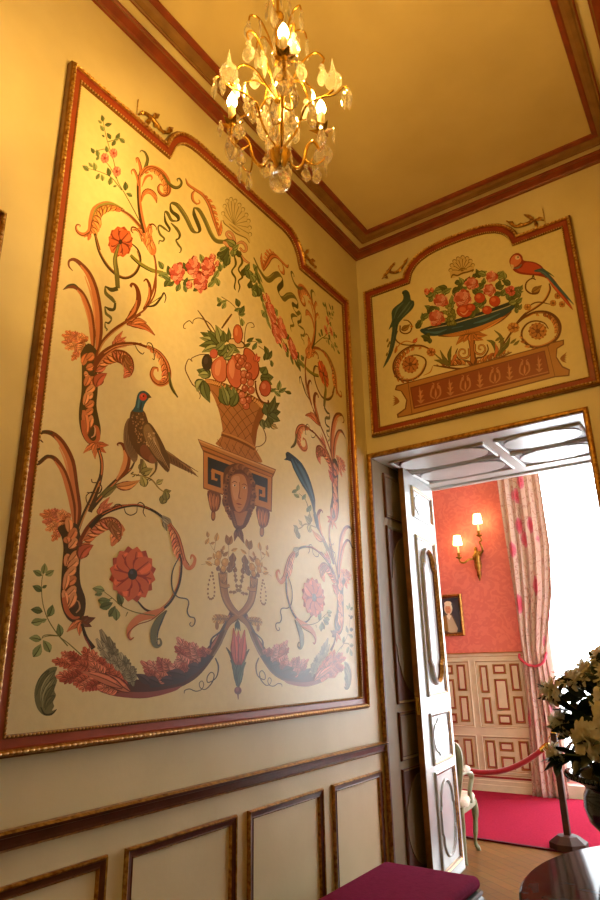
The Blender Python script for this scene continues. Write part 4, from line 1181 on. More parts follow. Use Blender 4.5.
p.stroke(DK, [(440, 770), (465, 765), (485, 740), (492, 728), (498, 742), (494, 758)], [4, 7, 6, 4, 3, 2]); p.stroke(OLV, [(450, 762), (480, 742), (492, 733)], [2, 3, 2])
# right hand scroll above the pheasant
p.crop(90, 340, 5)
p.stroke(ORG[3], [(20, 130), (60, 66), (130, 24), (220, 16), (290, 36)], [20, 18, 14, 12, 12]); p.stroke(ORG[1], [(70, 66), (135, 30), (215, 22)], [4, 5, 3])
p.stroke(ORG[0], [(285, 34), (340, 62), (375, 110), (390, 160), (385, 200), (355, 218), (325, 205), (308, 172), (318, 142), (338, 142), (340, 158)], [14, 24, 28, 34, 36, 30, 24, 20, 15, 10, 6])
p.acan([(290, 34), (345, 66), (380, 120), (390, 175), (375, 210), (345, 216)], 34, (ORG[1], ORG[0], RED[1], ORG[3]), 1, 9, .5)
p.stroke(ORG[3], [(290, 26), (350, 58), (392, 115), (402, 175), (385, 212), (350, 224), (318, 206), (302, 170), (314, 136), (340, 138)], [4, 4, 5, 5, 5, 5, 4, 4, 3])
p.stroke(OLV, [(396, 160), (403, 220), (420, 258), (440, 286)], [8, 16, 14, 5]); p.stroke(DK2, [(400, 190), (406, 235), (438, 288)], [2, 5, 3])
for t in ([(225, 24), (240, 52), (262, 70), (272, 60)], [(284, 30), (290, 14), (308, 20), (318, 50), (322, 96), (312, 92)]): p.stroke(DK, t, [3, 5, 3])
# perch stems under the trunk
p.stroke(DK, [(42, 540), (58, 600), (58, 660), (40, 740), (0, 860)], [16, 18, 18, 20, 22]); p.stroke(ORG[0], [(46, 550), (60, 605), (60, 660), (44, 735)], [6, 8, 8, 5])
p.stroke(DK, [(8, 695), (14, 712), (46, 715), (60, 740), (48, 766), (20, 764), (-15, 762)], [5, 5, 5, 5, 5, 4])
p.stroke(DK, [(0, 855), (50, 790), (130, 705), (200, 650), (232, 590)], [20, 26, 20, 12, 6]); p.stroke('#5c5a34', [(40, 790), (90, 750), (150, 715)], [6, 26, 6]); p.stroke(ORG[0], [(30, 812), (80, 760), (140, 700), (205, 645)], [4, 7, 7, 4])
p.stroke(ORG[3], [(130, 705), (172, 650), (186, 590), (176, 540), (155, 516), (138, 520), (142, 530)], [10, 42, 38, 24, 12, 8, 4]); p.stroke(ORG[1], [(134, 698), (166, 640), (178, 590), (170, 550)], [6, 24, 22, 6])
p.leaf('#c48a50', (130, 730), (250, 700), 40, .2, ORG[3], ORG[3]); p.leaf(OLV, (60, 790), (140, 728), 36, -.1, DK)
# branch for the bird
p.stroke('#8a7a44', [(205, 668), (300, 692), (345, 740), (375, 762)], [7, 8, 7, 4])
for x, y, a, l in ((262, 628, 80, 60), (285, 652, 20, 64), (265, 705, 110, 62), (350, 706, 30, 40), (368, 790, 70, 60), (388, 756, 10, 40), (378, 775, 100, 56)): p.leaf(p.rnd.choice(('#8a8450', '#a09a5c', '#76743e')), (x-l/2*math.cos(math.radians(a)), y+l/2*math.sin(math.radians(a))), (x+l/2*math.cos(math.radians(a)), y-l/2*math.sin(math.radians(a))), l*.6, .1, '#4a4826', '#4a4826')
# lower trunk
p.crop(20, 480, 5.4545)
p.stroke(ORG[3], [(312, 270), (318, 160), (300, 40), (280, -100), (232, -200), (180, -252), (130, -262), (110, -245), (112, -222), (128, -206)], [16, 40, 44, 42, 36, 28, 20, 14, 10, 4])
p.stroke(ORG[0], [(306, 260), (308, 160), (292, 45), (270, -95), (226, -190), (190, -238)], [8, 22, 26, 24, 20, 6]); p.stroke(ORG[1], [(290, 140), (276, 40), (252, -90), (215, -180)], [4, 10, 12, 5])
p.stroke(DK, [(180, -254), (130, -264), (108, -245), (112, -220), (128, -204)], [12, 16, 12, 8, 3])
p.stroke(ORG[3], [(300, 270), (290, 140), (262, 20), (232, -60), (190, -118), (150, -126), (105, -92), (70, -78)], [10, 32, 34, 30, 24, 18, 20, 4])
p.stroke(ORG[0], [(294, 250), (282, 140), (255, 25), (228, -50), (190, -104)], [5, 20, 22, 18, 6]); p.stroke(DK, [(190, -120), (150, -132), (105, -95), (68, -78)], [8, 14, 20, 3])
p.stroke(DK, [(310, 290), (345, 195), (385, 110), (432, 0), (440, -30)], [22, 20, 18, 16, 15]); p.stroke('#c08a54', [(318, 280), (352, 195), (392, 110), (436, 5)], [6, 8, 7, 5])
p.stroke(DK, [(448, 40), (430, 72), (390, 66), (362, 88), (368, 126), (390, 140)], [5, 5, 5, 5, 4])
for i, (x, y) in enumerate(((108, 186), (122, 228), (140, 274), (176, 334), (206, 300), (228, 258), (130, 166), (170, 160), (215, 168), (248, 190))):
    p.frond((ORG[0], RED[1], ORG[1])[i % 3], (254, 222), (x, y), 48, ORG[3])
p.poly('#40301e', [(206, 262), (228, 310), (238, 370), (232, 450), (225, 560), (222, 650), (240, 725), (275, 770), (322, 778), (352, 730), (358, 650), (330, 560), (328, 450), (345, 380), (330, 300), (310, 240), (250, 240)], 4)
for a, c, w in (((268, 285), (262, 205), 44), ((264, 330), (304, 262), 46), ((268, 372), (308, 318), 46), ((262, 345), (250, 310), 40), ((250, 470), (262, 402), 40), ((268, 450), (320, 385), 46), ((262, 480), (318, 430), 44), ((252, 520), (304, 474), 44), ((246, 570), (306, 528), 46), ((240, 600), (258, 500), 36), ((246, 640), (304, 580), 46), ((262, 700), (300, 610), 44), ((250, 690), (238, 600), 36)):
    p.leaf(p.rnd.choice(ORG[:2]), a, c, w, .1, ORG[3], ORG[3], True)
p.stroke(ORG[2], [(240, 640), (256, 710), (290, 750), (326, 748)], [22, 26, 20, 8]); p.stroke('#b48a60', [(306, 725), (326, 700), (322, 668), (308, 655)], [6, 10, 9, 4])
for x, y in ((255, 830), (290, 800), (325, 850), (392, 800), (412, 750), (372, 740)): p.leaf(ORG[0] if x < 330 else '#5a3826', (338, 768), (x, y), 32, .1, ORG[3], ORG[3])
p.acan([(320, 380), (365, 290), (430, 225), (500, 205), (548, 240), (552, 320)], 78, (ORG[0], RED[1], ORG[1], ORG[3]), 1, 13, .45, (.5, .8, 1, 1, .9, .7))
for x, y in ((500, 290), (525, 310), (540, 330), (555, 290), (480, 260)): p.leaf('#8a5a34', (500, 225), (x, y), 30, .15, ORG[3], ORG[3])
p.leaf(RED[0], (325, 430), (402, 355), 60, -.3, ORG[3], ORG[3])
p.stroke(ORG[3], [(318, 360), (370, 262), (440, 190), (520, 148), (600, 138)], [26, 26, 22, 16, 13]); p.stroke(ORG[0], [(340, 335), (385, 262), (450, 198), (525, 158)], [5, 9, 7, 4])
for x, y in ((490, 92), (508, 122), (472, 130), (505, 150), (450, 145)): p.leaf(RED[1], (430, 190), (x, y), 30, -.1, ORG[3], ORG[3])
# rose sprig beside the lower trunk
p.sprig([[(262, 905), (200, 832), (150, 750), (124, 660), (120, 560), (130, 500)], [(150, 745), (175, 700)], [(125, 590), (145, 575)], [(215, 850), (160, 850), (120, 860)]],
        [(132, 482, 80, 60), (96, 508, 150, 56), (164, 505, 30, 56), (95, 592, 150, 60), (136, 580, 30, 30), (92, 712, 170, 66), (168, 712, 70, 70), (98, 770, 15, 72), (215, 822, 100, 66), (84, 866, 175, 66)], GRN[:3], 7, .62, '#6a6c3a')
p.crop(20, 600, 5.4545)
p.sprig([[(342, 305), (270, 240), (210, 192), (160, 115)], [(205, 195), (160, 190), (130, 195), (120, 215)]], [(84, 212, 170, 66), (95, 275, 60, 82), (146, 252, 120, 76), (216, 160, 100, 64), (130, 110, 20, 40)], GRN[:3], 7, .62, '#6a6c3a')
p.stroke(DK2, [(338, 130), (362, 205), (402, 265)], [14, 20, 28]); p.stroke(RED[2], [(350, 195), (385, 262)], [3, 10])
# great garland of leaves along the bottom
p.crop(0, 0, 1)
p.stroke('#4c2e2a', [(84, 668), (105, 684), (140, 689), (165, 684), (190, 673), (206, 658), (219, 640), (228, 622), (232, 612)], [12, 18, 19, 18, 16, 12, 8, 5, 4])
p.stroke('#8a4a42', [(84, 678), (110, 692), (145, 695), (172, 690), (182, 686)], [4, 6, 6, 4, 1]); p.stroke('#3e3638', [(150, 686), (180, 677), (204, 660), (220, 640), (229, 620)], [4, 12, 8, 4, 2]); p.stroke('#a86a5a', [(208, 652), (220, 635), (230, 615)], [2, 3, 1.5])
p.crop(20, 600, 5.4545)
for i, (a, c, w) in enumerate((((560, 440), (440, 160), 60), ((540, 420), (418, 210), 50), ((560, 430), (482, 200), 56), ((570, 430), (455, 280), 50), ((590, 445), (548, 285), 54), ((600, 440), (575, 310), 46), ((580, 450), (510, 300), 46), ((560, 440), (470, 330), 44), ((600, 460), (620, 360), 44), ((620, 470), (590, 350), 44))):
    p.frond(GRY[i % 3], a, c, w*1.1, GRY[3])
for i, (a, c, w) in enumerate((((330, 360), (175, 330), 52), ((320, 340), (225, 285), 44), ((340, 370), (270, 280), 52), ((400, 390), (350, 255), 56), ((420, 410), (395, 270), 56), ((460, 430), (440, 310), 54), ((500, 450), (480, 345), 54), ((360, 400), (195, 420), 60), ((380, 400), (215, 440), 60), ((400, 420), (290, 460), 56), ((440, 440), (320, 485), 56), ((470, 440), (360, 482), 54), ((540, 470), (520, 385), 50), ((560, 490), (420, 470), 54), ((600, 490), (500, 440), 54), ((400, 380), (300, 340), 50), ((470, 430), (380, 340), 60))):
    p.frond(RED[i % 3], a, c, w*1.05, RED[3])
for i, (a, c, w) in enumerate((((600, 500), (400, 400), 60), ((560, 480), (330, 390), 50))): p.leaf(RED[1], a, c, w, .08, RED[3], RED[3])
p.crop(120, 580, 5)
for i, (a, c, w) in enumerate((((240, 512), (104, 405), 48), ((230, 500), (142, 402), 44), ((240, 490), (190, 385), 46), ((260, 480), (225, 392), 44), ((300, 460), (262, 420), 46), ((220, 510), (120, 450), 44), ((250, 510), (180, 470), 44), ((380, 420), (286, 285), 50), ((370, 430), (275, 330), 46), ((390, 420), (325, 305), 46), ((400, 410), (362, 310), 44), ((430, 385), (400, 340), 40), ((440, 372), (450, 350), 30), ((350, 440), (285, 380), 46), ((340, 455), (300, 430), 44))):
    p.frond(PNK[i % 3], a, c, w*1.05, PNK[3])
for i, (a, c, w) in enumerate((((330, 480), (232, 462), 50), ((400, 440), (338, 430), 46), ((270, 505), (200, 500), 46), ((200, 520), (120, 490), 46), ((150, 520), (80, 470), 44))): p.leaf('#453638', a, c, w, .1, '#30282a')
p.crop(20, 600, 5.4545)
p.poly('#6e6c48', [(204, 366), (160, 372), (115, 412), (86, 470), (80, 530), (95, 590), (130, 628), (175, 628), (202, 596), (176, 604), (188, 580), (182, 556), (198, 520), (188, 490), (204, 440), (192, 410)], 3)
for a, c in (((190, 385), (110, 560)), ((196, 420), (120, 600)), ((194, 460), (135, 590)), ((190, 520), (140, 600)), ((160, 385), (92, 520))): p.leaf(p.rnd.choice(('#85835a', '#5c5c3c')), a, c, 26, .2, '#3c3e28', '#3c3e28')
p.stroke('#33351f', [(115, 585), (135, 622), (172, 622), (202, 596)], [6, 10, 10, 3])
# tendrils along the garland
p.crop(120, 580, 5)
p.stroke(BLU, [(478, 390), (493, 430), (488, 475), (470, 500), (440, 512), (438, 485), (456, 462), (472, 474), (462, 512), (430, 546), (404, 540), (398, 516), (412, 505), (420, 524), (408, 548), (380, 556), (350, 545), (326, 552), (322, 568)], [7, 8, 6, 5, 5, 5, 5, 5, 6, 5, 4, 4, 4, 4, 4, 5, 5, 5, 3])
p.stroke(BLU, [(532, 196), (524, 245), (485, 272), (456, 300), (452, 345)], [6, 8, 8, 7, 5])
# big ring with the red daisy
p.crop(90, 490, 5)
p.stroke(DK2, [(0, 188), (60, 125), (140, 90), (230, 76), (310, 100), (365, 138), (390, 165)], [22, 20, 16, 14, 12, 12, 10]); p.stroke(ORG[2], [(60, 122), (140, 86), (230, 72), (300, 94)], [4, 6, 5, 3])
p.stroke('#8a8468', [(362, 130), (392, 150), (404, 172)], [10, 22, 14]); p.leaf(GRY[0], (370, 150), (385, 205), 22, 0, GRY[3], GRY[3]); p.leaf(GRY[1], (360, 140), (404, 178), 20, 0, GRY[3], GRY[3])
p.stroke(ORG[0], [(395, 170), (430, 230), (450, 290), (468, 350), (490, 390), (515, 380), (525, 345), (510, 325), (502, 345)], [22, 32, 34, 26, 20, 18, 15, 10, 6])
p.acan([(395, 165), (432, 225), (452, 290), (470, 355)], 40, (ORG[1], ORG[0], RED[1], ORG[3]), 1, 9, .8)
p.stroke(ORG[3], [(404, 165), (444, 225), (464, 290), (478, 345), (498, 378)], [3, 4, 4, 3])
p.stroke(DK2, [(448, 320), (458, 372), (446, 470), (402, 560), (342, 606), (282, 600), (238, 556)], [8, 10, 11, 12, 13, 11, 8]); p.stroke(ORG[2], [(450, 380), (440, 465), (398, 550), (345, 598)], [3, 4, 5, 3])
p.stroke(BLU, [(450, 330), (420, 385), (408, 440), (414, 500), (440, 535), (482, 544), (494, 565), (486, 605), (498, 632), (522, 640), (524, 665), (510, 682), (498, 672), (506, 660)], [5, 6, 6, 6, 6, 6, 7, 7, 6, 6, 5, 5, 4])
for t in ([(172, 92), (180, 115), (205, 126), (232, 112), (236, 85)], [(236, 72), (252, 62), (272, 78), (266, 110), (278, 134)], [(118, 90), (128, 74), (150, 72), (160, 84)]): p.stroke(DK2, t, [4, 5, 5, 3])
p.flower(213, 421, 118, 142, 8, '#c4623e', '#9c422c', '#8a3026', '#2e2a2a', .2, .2)
p.ell('#4a4a50', 208, 412, 9, 10)
p.stroke(ORG[0], [(372, 592), (310, 622), (250, 640), (205, 680), (192, 722), (202, 745), (218, 738)], [14, 40, 38, 30, 18, 11, 6]); p.stroke(ORG[3], [(372, 598), (305, 650), (240, 672), (205, 700), (190, 725), (202, 750), (220, 736)], [3, 5, 5, 5, 6, 5, 3])
p.stroke('#6a6a4c', [(384, 602), (345, 650), (322, 700), (318, 755), (334, 782), (355, 770), (350, 745), (336, 748)], [8, 34, 38, 28, 18, 12, 9, 5]); p.stroke(BLU, [(380, 610), (358, 660), (340, 712), (336, 770), (352, 778)], [4, 8, 6, 5, 4])
p.sprig([[(325, 628), (230, 612), (160, 582), (112, 540), (70, 508)], [(160, 580), (145, 545)], [(110, 540), (70, 560)], [(190, 610), (180, 632)]], [(42, 498, 170, 62), (42, 522, 190, 40), (72, 552, 0, 64), (82, 575, 20, 70), (112, 606, 60, 64), (130, 620, 95, 66), (148, 545, 110, 62)], GRN[:3], 6, .6, '#6a6c3a')
# garland of roses
p.crop(130, 150, 6)
p.sprig([[(190, 740), (260, 770), (350, 780), (450, 760), (520, 700), (560, 640), (585, 570)]], [(185, 690, 120, 60), (205, 745, 10, 70), (225, 790, 60, 70), (232, 720, 100, 60), (290, 820, 70, 60), (330, 700, 110, 60), (335, 790, 70, 60), (385, 660, 100, 50), (430, 650, 110, 60), (430, 690, 70, 50), (470, 660, 60, 50), (500, 780, 80, 60), (525, 790, 110, 56), (490, 800, 45, 60), (520, 740, 60, 60), (538, 700, 100, 60), (545, 630, 40, 60), (570, 610, 80, 70), (570, 680, 80, 60), (585, 580, 110, 60), (560, 590, 30, 50), (330, 830, 110, 50), (250, 800, 40, 50), (215, 765, 150, 60), (400, 830, 40, 50), (590, 640, 120, 50), (545, 655, 140, 50)], GRN[:3], 8, .55, '#5a5a30')
for x, y, r in ((285, 735, 42), (380, 700, 40), (425, 790, 40), (470, 705, 40)): p.rose(x, y, r, ('#bc5048', '#d27468', '#e0988a'), r*1.45)
for x, y, r in ((357, 808, 18), (496, 645, 18), (524, 680, 12)): p.rose(x, y, r, ('#c45a50', '#d88070', '#e4a090'), r*1.4)
# fluttering ribbon and thin leaf by the shell
p.stroke(OLV, [(600, 530), (560, 550), (520, 545), (488, 505), (450, 420), (415, 360), (385, 345)], [14, 22, 24, 24, 24, 22, 8])
p.stroke('#484624', [(384, 345), (386, 385), (408, 440), (420, 480), (405, 498)], [6, 22, 24, 20, 6]); p.stroke(OLV, [(405, 497), (375, 480), (335, 400), (290, 335), (258, 318), (242, 324)], [8, 24, 26, 26, 18, 6])
p.stroke('#484624', [(242, 322), (250, 365), (285, 395), (292, 418), (278, 428)], [6, 20, 24, 16, 5]); p.stroke(OLV, [(280, 426), (250, 420), (228, 380), (214, 368), (208, 382)], [6, 18, 20, 10, 5])
p.stroke('#484624', [(208, 380), (214, 430), (238, 470), (236, 492)], [5, 15, 15, 5]); p.stroke(OLV, [(236, 492), (208, 470), (180, 452), (170, 468), (182, 505), (206, 530), (198, 546), (178, 544), (174, 566)], [5, 14, 12, 10, 13, 12, 9, 8, 4])
p.stroke(OLV, [(246, 436), (280, 470), (300, 505), (296, 528), (278, 540), (292, 568), (308, 590), (304, 612), (294, 614)], [6, 18, 16, 10, 10, 13, 10, 6, 4]); p.stroke('#484624', [(300, 505), (294, 530), (278, 540)], [10, 10, 5])
p.stroke('#8f8c50', [(560, 540), (520, 532), (490, 492), (455, 415)], [3, 6, 6, 3]); p.stroke('#8f8c50', [(375, 468), (335, 390), (290, 325)], [3, 6, 4])
p.stroke(ORG[0], [(335, 170), (352, 205), (395, 236), (440, 268), (478, 325), (505, 410), (540, 515)], [5, 11, 13, 16, 20, 20, 16]); p.stroke(ORG[3], [(335, 170), (345, 208), (390, 243), (436, 278), (470, 335), (498, 420), (532, 515)], [4, 4, 4, 4, 4, 3])
p.acan([(440, 265), (480, 325), (508, 410), (530, 490)], 24, (ORG[0], ORG[1], ORG[2], ORG[3]), -1, 7, .9)
p.stroke(ORG[0], [(395, 240), (376, 262), (380, 300), (402, 322), (420, 314), (414, 298)], [8, 16, 14, 11, 8, 5]); p.stroke(ORG[3], [(390, 240), (370, 264), (374, 302), (402, 328)], [3, 4, 4, 3])
for x, y in ((548, 420), (550, 450), (545, 480)): p.leaf(ORG[0], (535, 510), (x, y), 18, .1, ORG[3], ORG[3])
# horns of plenty in the middle
p.crop(195, 520, 6.6667)
p.acan([(235, 655), (180, 660), (112, 660)], 34, ('#a8834c', '#b89458', '#96703c', '#6a4a28'), 0, 6, .5)
p.ell('#8a6030', 148, 706, 13, 26); p.stroke('#5a3c20', [(148, 665), (148, 690)], 4)
p.stroke('#5a3c20', [(186, 350), (190, 430), (206, 520), (246, 592), (300, 645), (350, 690), (380, 745), (420, 840), (450, 905)], [62, 54, 50, 46, 40, 36, 34, 26, 22])
p.stroke(BRN[0], [(184, 352), (190, 430), (206, 518), (246, 590), (300, 642), (346, 690), (372, 745)], [46, 44, 40, 36, 30, 26, 18]); p.stroke(BRN[1], [(176, 380), (180, 440), (196, 520), (236, 590), (290, 640)], [10, 14, 13, 11, 5])
p.stroke('#86705e', [(366, 735), (400, 830), (440, 905)], [8, 12, 10])
for i in range(4): p.leaf(BRN[1], (190, 425), (160+i*18, 350), 18, 0, BRN[3], BRN[3])
p.stroke(BRN[1], [(172, 432), (206, 442), (232, 432)], [18, 20, 18]); p.stroke(BRN[3], [(170, 446), (206, 456), (234, 446)], [4, 4, 4])
p.sprig([[(190, 340), (170, 260), (120, 190), (85, 130)], [(200, 330), (225, 240), (225, 130)], [(150, 300), (100, 290), (42, 297)], [(130, 200), (145, 120)]],
        [(145, 112, 80, 62), (85, 95, 100, 44), (82, 140, 60, 50), (215, 130, 100, 70), (234, 135, 70, 70), (265, 196, 20, 46), (120, 152, 20, 36), (92, 290, 150, 54), (128, 240, 100, 44), (190, 185, 70, 40), (205, 225, 40, 50), (100, 255, 20, 40), (180, 210, 110, 40)], ('#a8834c', '#b8924e', '#8a6636'), 4, .55, '#8a6a3a')
for x, y, a, l in ((245, 250, 80, 70), (240, 290, 100, 70), (225, 320, 60, 60), (180, 330, 70, 60), (150, 320, 30, 40), (262, 330, 60, 40)): p.leaf('#74512c', (x, y+l/2), (x+10, y-l/2), l*.6, .1, '#4a3220', '#4a3220')
for x, y, rx, ry in ((160, 233, 20, 28), (150, 282, 18, 24), (202, 283, 22, 28), (190, 325, 16, 22)): p.ell('#6a4a24', x, y, rx+2, ry+2); p.ell('#bd9048', x, y, rx, ry); p.ell('#d2ac66', x-rx*.3, y-ry*.3, rx*.4, ry*.4)
for path, st in (([(115, 350), (98, 400), (88, 460), (92, 515), (112, 527), (130, 505), (132, 450), (124, 395), (118, 352)], 15), ([(268, 360), (274, 410), (282, 450), (300, 475), (325, 495)], 2)):
    P_ = cr(path, 4)
    for x, y in P_[::2]: p.ell('#74552e', x, y, 6, 8)
for x, y in ((240, 480), (262, 480), (275, 400), (270, 372), (282, 440), (300, 470)): p.ell('#7a5a30', x, y, 12, 10); p.stroke('#7a5a30', [(x-14, y), (x+14, y)], 3)
p.stroke(BLU, [(205, 670), (195, 720), (150, 760), (115, 790), (104, 850)], [5, 8, 10, 10, 8])
# ---- single motifs on the axis and the two birds
p.mir = False
p.crop(200, 180, 6)
p.poly('#d2c08a', [(138, 235), (142, 200), (150, 150), (165, 122), (188, 112), (215, 122), (240, 146), (262, 172), (282, 208), (296, 245), (302, 285), (302, 330), (300, 378), (270, 345), (225, 322), (180, 285)], 3)
for i, (x, y) in enumerate(((140, 200), (150, 155), (165, 124), (188, 114), (213, 124), (238, 148), (260, 175), (280, 208), (293, 245), (300, 285), (302, 325))):
    p.stroke('#8c7a48', [(205, 265), ((205+x)/2-3, (265+y)/2), (x, y)], [2, 4, 5])
    p.ell('#8c7a48', x, y, 12, 13); p.ell('#d8c894', x-1, y+2, 9, 10)
p.stroke('#7a6838', [(138, 240), (150, 262), (178, 285), (215, 318), (250, 335), (280, 350), (298, 378)], [5, 8, 6, 8, 7, 6, 4]); p.stroke('#a08c54', [(175, 262), (205, 285), (240, 310)], [4, 10, 4])
for t, w in (([(200, 355), (175, 345), (160, 325), (172, 310), (192, 322), (206, 350), (214, 385)], [6, 14, 12, 11, 12, 12, 6]), ([(222, 385), (250, 372), (275, 392), (278, 420), (262, 428), (240, 405)], [8, 14, 14, 12, 10, 5]), ([(140, 370), (165, 385), (195, 412), (225, 410)], [10, 22, 24, 10]), ([(235, 425), (250, 460), (275, 485), (300, 500)], [14, 14, 10, 4])):
    p.stroke('#8a4a30', t, [v+5 for v in w]); p.stroke('#d09a78', t, w)
for x, y, a, l in ((150, 440, 60, 90), (125, 440, 20, 50), (160, 480, 80, 70), (185, 380, 150, 70), (200, 430, 80, 60), (215, 400, 40, 50), (230, 440, 110, 50), (265, 545, 70, 60), (290, 560, 110, 70), (285, 520, 60, 50), (315, 590, 120, 60), (300, 625, 80, 50), (330, 640, 60, 60), (345, 665, 100, 70), (325, 680, 120, 50)): p.leaf(p.rnd.choice(GRN[:3]+('#48522e',)), (x-l/2*math.cos(math.radians(a)), y+l/2*math.sin(math.radians(a))), (x+l/2*math.cos(math.radians(a)), y-l/2*math.sin(math.radians(a))), l*.55, .1, GRN[3], GRN[3])
for t in ([(205, 445), (216, 505), (192, 548), (214, 590), (208, 640), (215, 662)], [(234, 430), (255, 490), (232, 535), (256, 580), (232, 605), (240, 640), (230, 675)]): p.stroke('#5a5428', t, [6, 14, 9, 13, 8, 9, 3])
p.sprig([[(130, 700), (190, 740), (228, 790), (242, 850), (245, 880)]], [(115, 722, 120, 46), (145, 752, 60, 46), (118, 745, 30, 36), (145, 728, 20, 40), (225, 735, 110, 56), (252, 778, 60, 60), (225, 775, 30, 40), (255, 805, 10, 40), (252, 852, 100, 50)], GRN[:3], 4, .6, '#6a5a30')
# basket of fruit
p.crop(180, 300, 5.4545)
for t, w in (([(98, 55), (130, 100), (165, 160), (212, 215)], [4, 8, 8, 7]), ([(228, 155), (258, 112), (284, 76)], [8, 12, 8]), ([(160, 296), (110, 298), (64, 318), (68, 335), (48, 322), (30, 372), (48, 420), (70, 460), (92, 480), (112, 520), (106, 540)], [5, 5, 5, 4, 5, 6, 6, 6, 5, 4, 3]), ([(205, 195), (165, 130), (110, 98), (76, 108), (70, 128), (52, 112), (24, 132), (22, 152), (34, 156)], [5, 6, 5, 4, 4, 5, 5, 4, 3]), ([(352, 240), (356, 175), (368, 130), (395, 124), (406, 145), (388, 150)], [4, 4, 4, 4, 3]), ([(446, 680), (468, 735), (466, 772), (440, 796), (415, 800)], [4, 5, 5, 5, 4])): p.stroke('#6a4a2a', t, w)
p.sprig([[(345, 250), (400, 225), (440, 240)], [(430, 250), (470, 285), (500, 350)], [(490, 480), (540, 490), (600, 500)]], [(385, 215, 30, 46), (430, 222, 150, 44), (408, 250, 60, 50), (370, 245, 30, 40), (470, 275, 110, 56), (488, 300, 60, 60), (465, 305, 80, 50), (500, 345, 100, 40), (540, 465, 80, 56), (560, 490, 30, 50), (530, 510, 140, 50), (590, 505, 160, 40), (510, 490, 30, 40)], GRN[:3], 4, .5, '#6a5a30')
p.poly('#a8703c', [(140, 440), (165, 490), (190, 540), (212, 600), (228, 670), (232, 730), (205, 770), (202, 790), (300, 838), (442, 888), (436, 850), (412, 805), (418, 740), (430, 690), (462, 620), (470, 560), (380, 520), (260, 470)], 3)
for i in range(9):
    L_ = lambda t: (150+t*85 if t < .8 else 218, 470+t*270); R_ = lambda t: (468-t*55, 590+t*200)
    mix = lambda q, t: (L_(t)[0]+(R_(t)[0]-L_(t)[0])*q, L_(t)[1]+(R_(t)[1]-L_(t)[1])*q)
    for sg in (1, -1):
        c_ = []
        for j in range(7):
            t = .05+j/6*.88; q = (i-2)/5+sg*(t-.5)*.75
            if .02 < q < .98: c_.append(mix(q, t))
        if len(c_) > 2: p.stroke('#75451f', c_, [3, 3.5, 3])
for i in range(6):
    p.stroke('#75451f', [(215+i*36, 800+i*13), (235+i*38, 745+i*14)], 3); p.stroke('#75451f', [(205+i*40, 760+i*14), (245+i*38, 825+i*10)], 3)
p.poly('#8a5426', [(425, 690), (462, 615), (470, 570), (440, 575), (405, 660), (390, 740), (412, 800)], 2)
p.stroke('#75451f', [(228, 728), (300, 752), (370, 785), (412, 812)], [24, 26, 26, 22]); p.stroke('#bb8448', [(228, 722), (300, 746), (370, 779), (412, 806)], [10, 12, 12, 10])
p.stroke('#75451f', [(138, 440), (175, 446), (230, 464), (320, 498), (410, 545), (452, 580)], [22, 30, 30, 30, 28, 20])
P_ = cr([(140, 440), (175, 446), (230, 464), (320, 498), (410, 545), (450, 578)], 5)
for x, y in P_[::1]: p.leaf('#c08c50', (x-8, y+11), (x+8, y-11), 12, 0, None, None)
def lf(x0, y0, x1, y1, w, c=None, b=.12): p.leaf(c or p.rnd.choice(('#74804c', '#88905a', '#5a6638')), (x0, y0), (x1, y1), w, b, '#3a4024', '#3a4024')
for q in ((210, 245, 112, 175, 46), (205, 240, 108, 205, 40), (215, 250, 105, 250, 46), (215, 255, 120, 285, 40), (215, 240, 150, 165, 40), (225, 240, 195, 135, 44), (240, 235, 235, 165, 36), (262, 230, 265, 150, 22), (165, 420, 92, 380, 52), (160, 410, 100, 410, 40), (130, 435, 95, 500, 56), (130, 440, 165, 560, 50), (440, 420, 512, 420, 60), (445, 400, 470, 362, 50), (450, 430, 505, 460, 40)): lf(*q)
p.ell('#38302a', 149, 340, 30, 46); p.ell('#4a403a', 142, 330, 12, 20)
p.ell('#8a3c28', 186, 293, 23, 27); p.ell('#c4604a', 185, 292, 20, 24)
p.poly('#8a4428', [(185, 330), (225, 305), (252, 325), (258, 390), (250, 440), (215, 448), (180, 420), (170, 370)], 4); p.poly('#cc7452', [(188, 334), (224, 309), (248, 328), (254, 388), (246, 434), (215, 443), (184, 416), (175, 370)], 4); p.poly('#da926c', [(196, 345), (218, 325), (226, 350), (214, 410), (192, 400)], 3)
p.poly('#7c341e', [(282, 302), (305, 306), (318, 345), (340, 400), (340, 450), (318, 482), (282, 470), (255, 420), (252, 370), (264, 330)], 4); p.poly('#cc6a4a', [(284, 307), (302, 311), (314, 348), (335, 402), (335, 446), (316, 476), (284, 464), (260, 418), (257, 370), (268, 334)], 4); p.poly('#dc9068', [(280, 325), (294, 330), (300, 370), (290, 430), (270, 400), (268, 360)], 3)
p.poly('#7c341e', [(352, 262), (400, 280), (432, 350), (430, 410), (392, 440), (350, 340)], 4); p.poly('#c4623e', [(356, 267), (397, 285), (427, 352), (424, 405), (394, 430), (356, 340)], 4)
p.leaf('#c4604a', (410, 330), (440, 310), 30, 0, '#7c341e', '#7c341e'); p.leaf('#c4604a', (410, 335), (420, 290), 22, 0, '#7c341e', '#7c341e')
p.ell('#5a4020', 312, 236, 50, 24, .35); p.ell('#d2b888', 308, 236, 44, 18, .35); p.ell('#7c341e', 317, 185, 28, 54, -.05); p.ell('#cc6a44', 316, 185, 24, 50, -.05); p.ell('#dc8a5c', 308, 172, 9, 24)
lf(265, 240, 330, 285, 40, None, .2); lf(210, 300, 260, 240, 44); lf(200, 270, 245, 225, 40); lf(240, 320, 285, 280, 40); lf(255, 310, 300, 250, 26)
